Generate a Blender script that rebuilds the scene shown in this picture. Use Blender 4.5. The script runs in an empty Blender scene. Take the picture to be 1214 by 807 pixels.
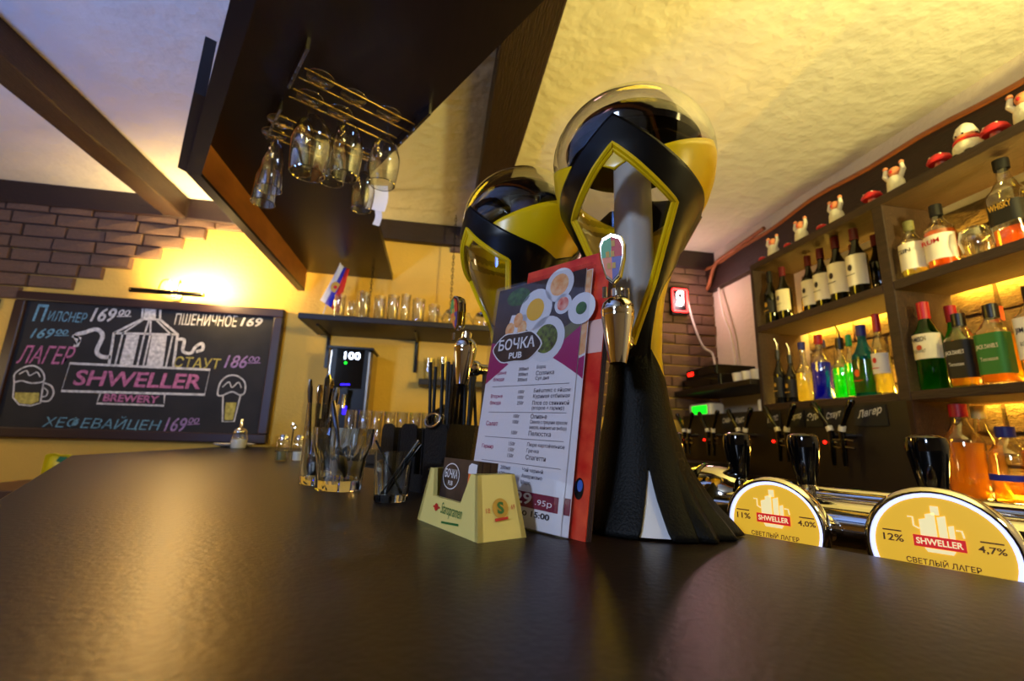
import bpy, math, random
from mathutils import Matrix, Vector
random.seed(7)
SC = bpy.context.scene
COL = SC.collection
PI = math.pi
rad = math.radians

# ------------------------------------------------------------------ camera
CAM_Z, TOP = 1.2, 1.1            # lens height, bar-top height
cam_d = bpy.data.cameras.new('camera')
cam = bpy.data.objects.new('camera', cam_d); COL.objects.link(cam)
cam_d.sensor_width = 36.0; cam_d.lens = 533.0 / 1214 * 36.0
cam_d.clip_start = 0.02; cam_d.clip_end = 60
_p, _r, _y = rad(12.08), rad(1.8), rad(-9.3)
_M = Matrix(((1, 0, 0), (0, math.sin(_p), -math.cos(_p)), (0, math.cos(_p), math.sin(_p))))
_Rr = Matrix(((math.cos(_r), -math.sin(_r), 0), (math.sin(_r), math.cos(_r), 0), (0, 0, 1)))
_B = Matrix(((math.cos(_y), math.sin(_y), 0), (-math.sin(_y), math.cos(_y), 0), (0, 0, 1)))
_W = _Rr @ _M @ _B
_rt, _up, _bk = Vector(_W[0]), -Vector(_W[1]), -Vector(_W[2])
cam.matrix_world = Matrix(((_rt.x, _up.x, _bk.x, 0), (_rt.y, _up.y, _bk.y, 0), (_rt.z, _up.z, _bk.z, CAM_Z), (0, 0, 0, 1)))
cam_d.dof.use_dof = True; cam_d.dof.focus_distance = 0.54; cam_d.dof.aperture_fstop = 5.6
SC.camera = cam

# ------------------------------------------------------------------ world, view, main lights
w = bpy.data.worlds.new('world'); SC.world = w; w.use_nodes = True
w.node_tree.nodes['Background'].inputs[0].default_value = (0.8, 0.75, 0.7, 1)
w.node_tree.nodes['Background'].inputs[1].default_value = 0.02
SC.view_settings.view_transform = 'Standard'; SC.view_settings.look = 'None'
SC.view_settings.gamma = 1; SC.view_settings.use_curve_mapping = False
SC.view_settings.exposure = 0.0
SC.cycles.use_denoising = True
SC.cycles.transparent_max_bounces = 32
SC.cycles.max_bounces = 14
SC.cycles.transmission_bounces = 12
SC.cycles.sample_clamp_indirect = 6
def lamp(name, kind, loc, power, color, size=0.1, target=None, spot=None, blend=0.6, size_y=None):
    d = bpy.data.lights.new(name, kind); d.energy = power; d.color = color
    if kind == 'AREA':
        d.size = size
        if size_y: d.shape = 'RECTANGLE'; d.size_y = size_y
    else: d.shadow_soft_size = size
    if kind == 'SPOT': d.spot_size = rad(spot); d.spot_blend = blend
    o = bpy.data.objects.new(name, d); COL.objects.link(o); o.location = loc
    if target is not None:
        o.rotation_euler = (Vector(target) - Vector(loc)).to_track_quat('-Z', 'Y').to_euler()
    return o
# hall side: cool stage light high on the left behind the lens; bar side: warm lamp out of frame, plus added fills
lamp('cool_hall_light', 'AREA', (-1.9, -1.6, 2.2), 44, (0.60, 0.74, 1.0), 0.32, (0.0, 0.9, 1.5))
lamp('cool_uplight', 'SPOT', (-1.7, -0.5, 0.9), 360, (0.15, 0.31, 1.0), 0.2, (-1.3, 1.0, 2.56), 100, 1.0)
lamp('warm_bar_pendant', 'POINT', (1.35, -0.45, 1.90), 14, (1.0, 0.80, 0.30), 0.10)
lamp('ceiling_fill_spot', 'SPOT', (1.35, -0.35, 1.72), 260, (1.0, 0.84, 0.28), 0.08, (1.05, 0.65, 2.56), 118, 0.9)  # added unseen spot, warms the ceiling without reaching the shelves
lamp('warm_wall_fill', 'POINT', (0.75, 1.75, 1.75), 9.5, (1.0, 0.63, 0.02), 0.15)  # added mid-air point lamp that deepens the yellow of the back wall
lamp('warm_hall_light', 'POINT', (-2.9, 2.2, 1.5), 9, (1.0, 0.72, 0.36), 0.12)  # unseen warm point lamp standing free in the hall, no fixture

# ------------------------------------------------------------------ materials
def lin(c):
    return tuple(((x / 255) / 12.92 if x / 255 <= 0.04045 else ((x / 255 + 0.055) / 1.055) ** 2.4) for x in c) + (1,)
MAT = {}
def mat(name, rgb, rough=0.5, metal=0.0, trans=0.0, ior=1.45, bump=0, bscale=40, var=0, vscale=8, stretch=None, coat=0, emit=None, estr=0, rgb2=None, spec=None, detail=4):
    m = bpy.data.materials.new(name); m.use_nodes = True
    nt = m.node_tree; b = nt.nodes['Principled BSDF']
    b.inputs['Base Color'].default_value = lin(rgb)
    b.inputs['Roughness'].default_value = rough; b.inputs['Metallic'].default_value = metal
    b.inputs['Transmission Weight'].default_value = trans; b.inputs['IOR'].default_value = ior
    b.inputs['Coat Weight'].default_value = coat
    if spec is not None: b.inputs['Specular IOR Level'].default_value = spec
    if emit: b.inputs['Emission Color'].default_value = lin(emit); b.inputs['Emission Strength'].default_value = estr
    if bump or var:
        tc = nt.nodes.new('ShaderNodeTexCoord'); mp = nt.nodes.new('ShaderNodeMapping')
        nt.links.new(tc.outputs['Object'], mp.inputs[0])
        if stretch: mp.inputs['Scale'].default_value = stretch
        if var:
            n = nt.nodes.new('ShaderNodeTexNoise'); n.inputs['Scale'].default_value = vscale; n.inputs['Detail'].default_value = 5
            nt.links.new(mp.outputs[0], n.inputs['Vector'])
            r = nt.nodes.new('ShaderNodeValToRGB'); r.color_ramp.elements[0].position = 0.3; r.color_ramp.elements[1].position = 0.7
            c1 = lin(rgb); c2 = lin(rgb2) if rgb2 else tuple(x * (1 - var) for x in c1[:3]) + (1,)
            r.color_ramp.elements[0].color = c2; r.color_ramp.elements[1].color = c1
            nt.links.new(n.outputs[0], r.inputs[0]); nt.links.new(r.outputs[0], b.inputs['Base Color'])
        if bump:
            n = nt.nodes.new('ShaderNodeTexNoise'); n.inputs['Scale'].default_value = bscale; n.inputs['Detail'].default_value = detail
            nt.links.new(mp.outputs[0], n.inputs['Vector'])
            bp = nt.nodes.new('ShaderNodeBump'); bp.inputs['Strength'].default_value = bump; bp.inputs['Distance'].default_value = 0.01
            nt.links.new(n.outputs[0], bp.inputs['Height']); nt.links.new(bp.outputs[0], b.inputs['Normal'])
    MAT[name] = m; return m
def schlick(nt):
    lw = nt.nodes.new('ShaderNodeLayerWeight'); lw.inputs[0].default_value = 0.5
    p = nt.nodes.new('ShaderNodeMath'); p.operation = 'POWER'; p.inputs[1].default_value = 4.0
    a = nt.nodes.new('ShaderNodeMath'); a.operation = 'MULTIPLY_ADD'; a.inputs[1].default_value = 0.96; a.inputs[2].default_value = 0.04
    nt.links.new(lw.outputs['Facing'], p.inputs[0]); nt.links.new(p.outputs[0], a.inputs[0]); return a
def thin(name, tint, rough=0.02, base=0.04, gain=1.0):
    """thin clear sheet: see-through with a Fresnel gloss"""
    m = bpy.data.materials.new(name); m.use_nodes = True; nt = m.node_tree
    nt.nodes.remove(nt.nodes['Principled BSDF']); out = nt.nodes['Material Output']
    t = nt.nodes.new('ShaderNodeBsdfTransparent'); t.inputs[0].default_value = (*tint, 1)
    g = nt.nodes.new('ShaderNodeBsdfGlossy'); g.inputs['Roughness'].default_value = rough
    f = schlick(nt)
    ml = nt.nodes.new('ShaderNodeMath'); ml.operation = 'MULTIPLY_ADD'; ml.inputs[1].default_value = gain; ml.inputs[2].default_value = base; ml.use_clamp = True
    mx = nt.nodes.new('ShaderNodeMixShader')
    nt.links.new(f.outputs[0], ml.inputs[0]); nt.links.new(ml.outputs[0], mx.inputs[0])
    nt.links.new(t.outputs[0], mx.inputs[1]); nt.links.new(g.outputs[0], mx.inputs[2]); nt.links.new(mx.outputs[0], out.inputs[0])
    MAT[name] = m; return m
def liquid(name, rgb, clear=0.45):
    """coloured liquid / glass that lets the strip light behind it shine through"""
    m = bpy.data.materials.new(name); m.use_nodes = True; nt = m.node_tree
    nt.nodes.remove(nt.nodes['Principled BSDF']); out = nt.nodes['Material Output']; c = lin(rgb)
    t = nt.nodes.new('ShaderNodeBsdfTransparent'); t.inputs[0].default_value = c
    d = nt.nodes.new('ShaderNodeBsdfTranslucent'); d.inputs[0].default_value = c
    g = nt.nodes.new('ShaderNodeBsdfGlossy'); g.inputs['Roughness'].default_value = 0.05
    f = schlick(nt)
    m1 = nt.nodes.new('ShaderNodeMixShader'); m1.inputs[0].default_value = 1 - clear
    m2 = nt.nodes.new('ShaderNodeMixShader')
    nt.links.new(t.outputs[0], m1.inputs[1]); nt.links.new(d.outputs[0], m1.inputs[2])
    nt.links.new(f.outputs[0], m2.inputs[0]); nt.links.new(m1.outputs[0], m2.inputs[1]); nt.links.new(g.outputs[0], m2.inputs[2])
    nt.links.new(m2.outputs[0], out.inputs[0]); MAT[name] = m; return m

mat('plaster_yellow', (226, 180, 78), 0.85, bump=0.25, bscale=60, var=0.08, vscale=5)
mat('plaster_ceiling', (214, 206, 186), 0.9, bump=0.9, bscale=16, var=0.10, vscale=4, detail=7)
mat('plaster_side', (205, 190, 165), 0.9, bump=0.4, bscale=40)
mat('floor_wood', (70, 45, 28), 0.5, var=0.4, vscale=6, stretch=(1, 8, 1))
mat('beam_wood', (46, 25, 14), 0.55, bump=0.5, bscale=30, var=0.55, vscale=22, stretch=(9, 0.6, 9))
mat('beam_wood_x', (44, 22, 14), 0.55, bump=0.4, bscale=30, var=0.5, vscale=22, stretch=(0.6, 9, 9))
mat('live_edge', (150, 88, 44), 0.7, var=0.3, vscale=20)
mat('brick_brown', (122, 92, 70), 0.85, bump=0.8, bscale=30, var=0.35, vscale=14)
mat('brick_stone', (120, 96, 62), 0.85, bump=1.0, bscale=18, var=0.45, vscale=9)
mat('mortar', (96, 72, 46), 0.95)
mat('counter', (26, 15, 9), 0.36, bump=0.06, bscale=160, var=0.35, vscale=16, spec=0.42)
mat('counter_edge', (34, 22, 16), 0.4)
mat('canopy_wood', (30, 17, 11), 0.38, var=0.4, vscale=14, stretch=(8, 0.7, 8), spec=0.6)
mat('canopy_fascia', (158, 96, 36), 0.5, var=0.25, vscale=14, stretch=(8, 0.7, 2))
mat('canopy_trim', (22, 18, 20), 0.35)
mat('shelf_wood', (58, 40, 33), 0.6, bump=0.3, bscale=30, var=0.4, vscale=14, stretch=(6, 0.8, 6))
mat('shelf_dark', (27, 17, 14), 0.5)
mat('board_black', (22, 21, 21), 0.75, var=0.5, vscale=6, rgb2=(36, 34, 33))
mat('board_frame', (48, 28, 22), 0.42)
for n, c in dict(chalk_white=(228, 224, 214), chalk_blue=(120, 170, 186), chalk_pink=(206, 120, 156), chalk_yellow=(206, 190, 92), chalk_lilac=(176, 140, 186)).items():
    mat(n, c, 0.95, var=0.55, vscale=60)
mat('black_plastic', (7, 7, 8), 0.34, spec=0.32)
mat('black_foot', (8, 8, 8), 0.5, spec=0.18, bump=0.15, bscale=400)
mat('black_matte', (10, 10, 11), 0.6, bump=0.2, bscale=200)
mat('black_gloss', (6, 6, 7), 0.08, spec=0.7)
mat('yellow_plastic', (236, 196, 10), 0.28)
mat('ivory_plastic', (236, 218, 128), 0.35)
mat('white_plastic', (226, 222, 214), 0.4)
mat('chrome', (225, 222, 215), 0.08, metal=1.0)
mat('steel', (170, 165, 158), 0.25, metal=1.0)
mat('steel_dark', (90, 86, 82), 0.3, metal=1.0)
mat('cutlery', (128, 124, 120), 0.14, metal=1.0)
mat('silver', (228, 228, 232), 0.35)
thin('thin_glass', (0.95, 0.96, 0.95), 0.03, 0.06, 2.6)
thin('glass_rim', (0.8, 0.8, 0.8), 0.08, 0.45, 1.0)
thin('acrylic', (0.97, 0.97, 0.98), 0.03, 0.01, 0.8)
thin('smoky_dome', (0.85, 0.85, 0.86), 0.03, 0.03, 1.5)
mat('clear_glass', (245, 250, 248), 0.01, trans=1.0, ior=1.47)
mat('paper', (238, 234, 238), 0.6)
mat('paper_pink', (242, 214, 220), 0.6)
mat('magenta', (164, 30, 104), 0.5); mat('maroon', (122, 24, 60), 0.5)
mat('ink', (44, 36, 44), 0.7); mat('ink_grey', (96, 90, 104), 0.7)
mat('print_dark', (46, 32, 30), 0.5, var=0.5, vscale=60, rgb2=(70, 52, 46))
mat('print_table', (120, 118, 78), 0.5, var=0.3, vscale=90)
mat('print_plate', (226, 226, 232), 0.5); mat('print_soup', (232, 178, 48), 0.5); mat('print_orange', (232, 150, 84), 0.5, var=0.5, vscale=120, rgb2=(240, 200, 150))
mat('print_green', (70, 120, 40), 0.5, var=0.6, vscale=140, rgb2=(30, 62, 22)); mat('print_salad', (120, 140, 54), 0.5, var=0.6, vscale=160, rgb2=(50, 34, 40))
mat('print_red', (214, 70, 54), 0.5, var=0.6, vscale=120, rgb2=(240, 190, 170))
mat('red_cover', (200, 28, 22), 0.3, var=0.7, vscale=45, rgb2=(232, 84, 50)); mat('red_band', (232, 190, 180), 0.4)
mat('booklet_edge', (58, 34, 24), 0.6); mat('ice_blue', (60, 100, 190), 0.2)
mat('red', (200, 28, 30), 0.45); mat('red_gloss', (190, 24, 40), 0.25)
mat('blue', (30, 44, 170), 0.5); mat('flag_white', (225, 222, 215), 0.7); mat('flag_blue', (34, 40, 170), 0.7); mat('flag_red', (214, 44, 26), 0.7); mat('gold', (206, 160, 60), 0.5)
mat('green', (30, 150, 80), 0.4); mat('orange', (232, 110, 40), 0.4); mat('violet', (60, 40, 150), 0.4)
mat('label_green', (50, 120, 50), 0.6); mat('label_cream', (226, 216, 186), 0.6); mat('label_black', (24, 22, 22), 0.6); mat('label_white', (232, 226, 214), 0.6); mat('label_orange', (220, 90, 40), 0.6)
mat('wine_glass_dark', (14, 16, 8), 0.06, spec=0.7); mat('cap_wine', (96, 22, 34), 0.4); mat('cap_black', (18, 18, 22), 0.35); mat('cap_blue', (26, 34, 120), 0.4); mat('cap_red', (176, 26, 34), 0.4)
mat('dark_bottle', (18, 18, 20), 0.08, spec=0.7)
liquid('green_glass', (60, 150, 40)); liquid('amber', (255, 214, 112), 0.5); liquid('cognac', (250, 168, 84), 0.5); liquid('blue_liquor', (20, 36, 250), 0.3); liquid('green_liquor', (40, 240, 30), 0.3)
liquid('pale_liquor', (240, 232, 150), 0.45); liquid('frost_yellow', (220, 220, 130), 0.25); liquid('frost_blue', (60, 150, 200), 0.25); liquid('yellow_liquor', (235, 205, 60), 0.45)
mat('cloth_white', (226, 220, 196), 0.9, bump=0.6, bscale=60); mat('skin_clay', (222, 140, 92), 0.7); mat('mushroom_red', (200, 34, 44), 0.5); mat('clay_brown', (90, 60, 40), 0.7)
mat('medal_yellow', (238, 188, 52), 0.5, emit=(236, 178, 40), estr=0.55)
mat('medal_ring', (220, 222, 255), 0.5, emit=(196, 202, 255), estr=1.25)
mat('medal_red', (214, 34, 34), 0.5, emit=(214, 34, 34), estr=0.5); mat('medal_pale', (250, 232, 170), 0.5, emit=(250, 232, 170), estr=0.6); mat('medal_ink', (120, 84, 30), 0.6)
mat('neon_red', (255, 60, 50), 0.5, emit=(255, 40, 40), estr=4); mat('neon_white', (255, 240, 240), 0.5, emit=(255, 240, 240), estr=4)
mat('led_red', (255, 30, 20), 0.5, emit=(255, 20, 10), estr=6); mat('led_green', (20, 255, 40), 0.5, emit=(10, 255, 30), estr=1.6); mat('led_blue', (40, 20, 255), 0.5, emit=(40, 10, 255), estr=3); mat('digit_white', (220, 230, 255), 0.5, emit=(215, 230, 255), estr=5)
mat('led_strip', (255, 214, 100), 0.5, emit=(255, 205, 80), estr=110)
mat('led_stone_fill', (255, 214, 100), 0.5, emit=(255, 200, 70), estr=150)
mat('lamp_tube', (255, 230, 170), 0.5, emit=(255, 222, 150), estr=40)
mat('cable_white', (214, 204, 190), 0.6); mat('table_top', (92, 62, 40), 0.5); mat('packet_yellow', (232, 206, 20), 0.4); mat('packet_green', (20, 110, 50), 0.4)
mat('sugar', (238, 236, 230), 0.9)

# ------------------------------------------------------------------ mesh helpers
_txt_cache = {}
def text_geo(s, shear=0.0, bold=0.0):
    k = (s, shear, bold)
    if k not in _txt_cache:
        c = bpy.data.curves.new('t', 'FONT'); c.body = s; c.size = 1; c.shear = shear; c.offset = bold; c.resolution_u = 3
        o = bpy.data.objects.new('t', c); COL.objects.link(o)
        me = bpy.data.meshes.new_from_object(o.evaluated_get(bpy.context.evaluated_depsgraph_get()))
        V = [(v.co.x, v.co.y) for v in me.vertices]; F = [tuple(p.vertices) for p in me.polygons]
        bpy.data.objects.remove(o); bpy.data.curves.remove(c); bpy.data.meshes.remove(me)
        x0 = min(v[0] for v in V); x1 = max(v[0] for v in V); y0 = min(v[1] for v in V); y1 = max(v[1] for v in V)
        _txt_cache[k] = ([((x - x0) / (x1 - x0), (y - y0) / (y1 - y0)) for x, y in V], F, (x1 - x0) / (y1 - y0))
    return _txt_cache[k]

class MB:
    def __init__(self): self.v = []; self.f = []; self.m = []; self.cur = 0
    def mi(self, i): self.cur = i; return self
    def add(self, V, F, M=None):
        b = len(self.v)
        self.v += [tuple(M @ Vector(p)) for p in V] if M else [tuple(p) for p in V]
        self.f += [tuple(b + i for i in q) for q in F]; self.m += [self.cur] * len(F); return self
    def box(self, x0, x1, y0, y1, z0, z1, M=None):
        V = [(x, y, z) for x in (x0, x1) for y in (y0, y1) for z in (z0, z1)]
        return self.add(V, [(0, 1, 3, 2), (4, 6, 7, 5), (0, 4, 5, 1), (2, 3, 7, 6), (0, 2, 6, 4), (1, 5, 7, 3)], M)
    def cbox(self, x0, x1, y0, y1, z0, z1, c, M=None):
        """box with chamfered vertical edges and top/bottom"""
        P = [(x0 + c, y0), (x1 - c, y0), (x1, y0 + c), (x1, y1 - c), (x1 - c, y1), (x0 + c, y1), (x0, y1 - c), (x0, y0 + c)]
        cx, cy = (x0 + x1) / 2, (y0 + y1) / 2
        Q = [(cx + (x - cx) * (1 - 2 * c / (x1 - x0)), cy + (y - cy) * (1 - 2 * c / (y1 - y0))) for x, y in P]
        V = [(x, y, z0) for x, y in Q] + [(x, y, z0 + c) for x, y in P] + [(x, y, z1 - c) for x, y in P] + [(x, y, z1) for x, y in Q]
        F = [tuple(range(7, -1, -1)), tuple(range(24, 32))]
        for k in range(3): F += [(k * 8 + i, k * 8 + (i + 1) % 8, k * 8 + 8 + (i + 1) % 8, k * 8 + 8 + i) for i in range(8)]
        return self.add(V, F, M)
    def prism(self, pts, z0, z1, M=None):
        n = len(pts)
        V = [(x, y, z0) for x, y in pts] + [(x, y, z1) for x, y in pts]
        return self.add(V, [tuple(range(n - 1, -1, -1)), tuple(range(n, 2 * n))] + [(i, (i + 1) % n, n + (i + 1) % n, n + i) for i in range(n)], M)
    def lathe(self, prof, n=24, M=None, a0=0.0, a1=None):
        full = a1 is None; a1 = 2 * PI if full else a1; k = n if full else n + 1
        V = []; F = []; rows = []
        for r, z in prof:
            if abs(r) < 1e-6: rows.append([len(V)]); V.append((0, 0, z))
            else:
                rows.append(list(range(len(V), len(V) + k)))
                V += [(r * math.cos(a0 + (a1 - a0) * i / n), r * math.sin(a0 + (a1 - a0) * i / n), z) for i in range(k)]
        for a, b in zip(rows, rows[1:]):
            for i in range(n):
                j = (i + 1) % n if full else i + 1
                if len(a) == 1 and len(b) == 1: continue
                if len(a) == 1: F.append((a[0], b[j], b[i]))
                elif len(b) == 1: F.append((a[i], a[j], b[0]))
                else: F.append((a[i], a[j], b[j], b[i]))
        return self.add(V, F, M)
    def tube(self, pts, r, n=8, M=None, caps=True, closed=False):
        pts = [Vector(p) for p in pts]; m = len(pts); rs = r if isinstance(r, (list, tuple)) else [r] * m
        V = []; F = []; prev = None
        for i, p in enumerate(pts):
            a, b = (pts[(i - 1) % m], pts[(i + 1) % m]) if closed else (pts[max(i - 1, 0)], pts[min(i + 1, m - 1)])
            t = (b - a).normalized()
            if prev is None: u = t.orthogonal().normalized()
            else: u = (prev - t * prev.dot(t)); u = u.normalized() if u.length > 1e-6 else t.orthogonal().normalized()
            prev = u; w_ = t.cross(u)
            V += [tuple(p + (u * math.cos(2 * PI * k / n) + w_ * math.sin(2 * PI * k / n)) * rs[i]) for k in range(n)]
        for i in range(m if closed else m - 1):
            j = (i + 1) % m
            F += [(i * n + k, i * n + (k + 1) % n, j * n + (k + 1) % n, j * n + k) for k in range(n)]
        if caps and not closed: F += [tuple(range(n - 1, -1, -1)), tuple((m - 1) * n + k for k in range(n))]
        return self.add(V, F, M)
    def ribbon(self, pts, wd, M=None, closed=False):
        """flat line in the local xy plane"""
        P = [Vector((x, y)) for x, y in pts]; m = len(P); V = []; F = []
        for i, p in enumerate(P):
            a, b = (P[(i - 1) % m], P[(i + 1) % m]) if closed else (P[max(i - 1, 0)], P[min(i + 1, m - 1)])
            t = (b - a).normalized(); nn = Vector((-t.y, t.x)) * wd / 2
            V += [(p.x + nn.x, p.y + nn.y, 0), (p.x - nn.x, p.y - nn.y, 0)]
        for i in range(m if closed else m - 1):
            j = (i + 1) % m; F.append((2 * i, 2 * i + 1, 2 * j + 1, 2 * j))
        return self.add(V, F, M)
    def poly(self, pts, M=None, z=0.0):
        return self.add([(x, y, z) for x, y in pts], [tuple(range(len(pts)))], M)
    def disc(self, cx, cy, r, M=None, z=0.0, ry=None, n=24):
        return self.poly([(cx + r * math.cos(2 * PI * i / n), cy + (ry or r) * math.sin(2 * PI * i / n)) for i in range(n)], M, z)
    def text(self, s, x, y, wd, h, M=None, shear=0.0, bold=0.0, slope=0.0, z=0.0):
        V, F, asp = text_geo(s, shear, bold)
        if wd is None: wd = h * asp
        return self.add([(x + a * wd, y + b * h + slope * a * wd, z) for a, b in V], F, M)
    def ball(self, c, r, n=12, m=8, M=None, sq=(1, 1, 1)):
        prof = [(math.sin(PI * i / m), -math.cos(PI * i / m)) for i in range(m + 1)]; prof[0] = (0, -1); prof[-1] = (0, 1)
        T = Matrix.Translation(c) @ Matrix.Diagonal((r * sq[0], r * sq[1], r * sq[2], 1))
        return self.lathe(prof, n, (M @ T) if M else T)
    def build(self, name, mats, parent=None, smooth=False, loc=None, rot=None, solid=0, bevel=0):
        me = bpy.data.meshes.new(name); me.from_pydata(self.v, [], self.f)
        for m in ([mats] if isinstance(mats, str) else mats): me.materials.append(MAT[m])
        me.polygons.foreach_set('material_index', self.m)
        if smooth:
            me.polygons.foreach_set('use_smooth', [True] * len(me.polygons))
        me.update()
        if smooth: me.set_sharp_from_angle(angle=rad(38 if smooth is True else smooth))
        o = bpy.data.objects.new(name, me); COL.objects.link(o)
        if parent: o.parent = parent
        if loc: o.location = loc
        if rot: o.rotation_euler = rot
        if bevel:
            b = o.modifiers.new('b', 'BEVEL'); b.width = bevel; b.segments = 2; b.limit_method = 'ANGLE'; b.angle_limit = rad(40)
        if solid:
            s = o.modifiers.new('s', 'SOLIDIFY'); s.thickness = solid; s.offset = -1
        return o
def tag(o, label=None, cat=None, group=None, kind=None):
    if label: o['label'] = label
    if cat: o['category'] = cat
    if group: o['group'] = group
    if kind: o['kind'] = kind
    return o
def empty(name, loc, rz=0, label=None, cat=None, group=None):
    o = bpy.data.objects.new(name, None); COL.objects.link(o); o.empty_display_size = 0.05
    o.location = loc; o.rotation_euler = (0, 0, rz); return tag(o, label, cat, group)
def twin(o, parent, loc=None, scale=None, rot=None):
    c = o.copy(); COL.objects.link(c); c.parent = parent
    if loc: c.location = loc
    if scale: c.scale = scale
    if rot: c.rotation_euler = rot
    return c
def copy_tree(o, parent=None):
    c = o.copy(); COL.objects.link(c); c.parent = parent
    for ch in list(o.children): copy_tree(ch, c)
    return c
XZ = lambda x, y, z: Matrix(((1, 0, 0, x), (0, 0, 1, y), (0, 1, 0, z), (0, 0, 0, 1)))     # local xy -> world x,z (faces -y)
def catmull(P, k=6):
    P = [Vector(p) for p in P]; out = []
    for i in range(len(P) - 1):
        a, b, c, d = P[max(i - 1, 0)], P[i], P[i + 1], P[min(i + 2, len(P) - 1)]
        for j in range(k):
            t = j / k
            out.append(0.5 * ((2 * b) + (c - a) * t + (2 * a - 5 * b + 4 * c - d) * t * t + (3 * b - a - 3 * c + d) * t ** 3))
    return out + [P[-1]]
def interp(x, T):
    if x <= T[0][0]: return T[0][1]
    for (a, u), (b, v_) in zip(T, T[1:]):
        if x <= b: return u + (v_ - u) * (x - a) / (b - a)
    return T[-1][1]

# ================================================================== THE SETTING
WY, WX, CEIL = 2.85, 1.93, 2.56
NG = Vector((0.859, 0.512, 0)); GD = Vector((-0.512, 0.859, 0))     # across / along the slanted bar
def PG(perp, along, z=0.0): return NG * perp + GD * along + Vector((0, 0, z))
YAW_G = math.atan2(GD.y, GD.x) - PI / 2
def struct(name, mb, m, **k): return tag(mb.build(name, m, **k), kind='structure')
floor = struct('floor', MB().box(-4.2, WX, -3.0, WY, -0.1, 0), 'floor_wood')
ceiling = struct('ceiling', MB().box(-4.3, WX + 0.1, -3.1, WY + 0.1, CEIL, CEIL + 0.1), 'plaster_ceiling')
wall_back = struct('wall_back', MB().box(-4.2, WX, WY, WY + 0.1, 0, CEIL), 'plaster_yellow')
wall_right = struct('wall_right', MB().box(WX, WX + 0.1, -3.0, WY + 0.1, 0, CEIL), 'plaster_side')
wall_left = struct('wall_left', MB().box(-4.3, -4.2, -3.0, WY + 0.1, 0, CEIL), 'plaster_yellow')
wall_front = struct('wall_front', MB().box(-4.3, WX + 0.1, -3.1, -3.0, 0, CEIL), 'plaster_side')
def beam(name, x0, x1, y0, y1, z0, z1, m, along):
    """hand-hewn beam: slightly uneven edges along its length"""
    mb = MB(); n = 14; V = []; F = []; rs = random.Random(name)
    for i in range(n + 1):
        t = i / n; j = lambda: rs.uniform(-0.006, 0.006)
        for a, b in ((0, 0), (1, 0), (1, 1), (0, 1)):
            if along == 'y': V.append((x0 + (x1 - x0) * a + j(), y0 + (y1 - y0) * t, z0 + (z1 - z0) * b + (j() if b == 0 else 0)))
            else: V.append((x0 + (x1 - x0) * t, y0 + (y1 - y0) * a + (j() if a == 0 else 0), z0 + (z1 - z0) * b + (j() if b == 0 else 0)))
    for i in range(n):
        for k in range(4): F.append((i * 4 + k, i * 4 + (k + 1) % 4, i * 4 + 4 + (k + 1) % 4, i * 4 + 4 + k))
    F += [(0, 1, 2, 3), tuple(n * 4 + k for k in (3, 2, 1, 0))]
    return struct(name, mb.add(V, F), m, bevel=0.006)
beam('trim_1', -4.2, WX, WY - 0.05, WY, 2.425, CEIL, 'beam_wood_x', 'x')
beam('trim_2', -1.685, -1.56, -3.0, WY - 0.05, 2.43, CEIL, 'beam_wood', 'y')
beam('trim_3', 0.135, 0.30, -3.0, WY - 0.05, 2.45, CEIL, 'beam_wood', 'y')
# live-edge plank along the top of the bottle wall, with its paler bark edge
mb = MB(); me_ = MB(); V = []; E = []; F = []; n = 40
for i in range(n + 1):
    y = -1.5 + 4.35 * i / n; zt = 2.447 + 0.016 * math.sin(y * 4.1 + 0.6) + 0.008 * math.sin(y * 11)
    V += [(WX - 0.055, y, 2.262), (WX, y, 2.262), (WX, y, zt), (WX - 0.055, y, zt)]; E.append((WX - 0.058, y, zt - 0.004))
for i in range(n): F += [(i * 4 + k, i * 4 + (k + 1) % 4, i * 4 + 4 + (k + 1) % 4, i * 4 + 4 + k) for k in range(4)]
plank = struct('trim_4', mb.add(V, F + [(0, 1, 2, 3), (n * 4 + 3, n * 4 + 2, n * 4 + 1, n * 4)]), 'beam_wood')
me_.tube(E, 0.011, 6).build('bark_edge', 'live_edge', plank, smooth=True)

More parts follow.
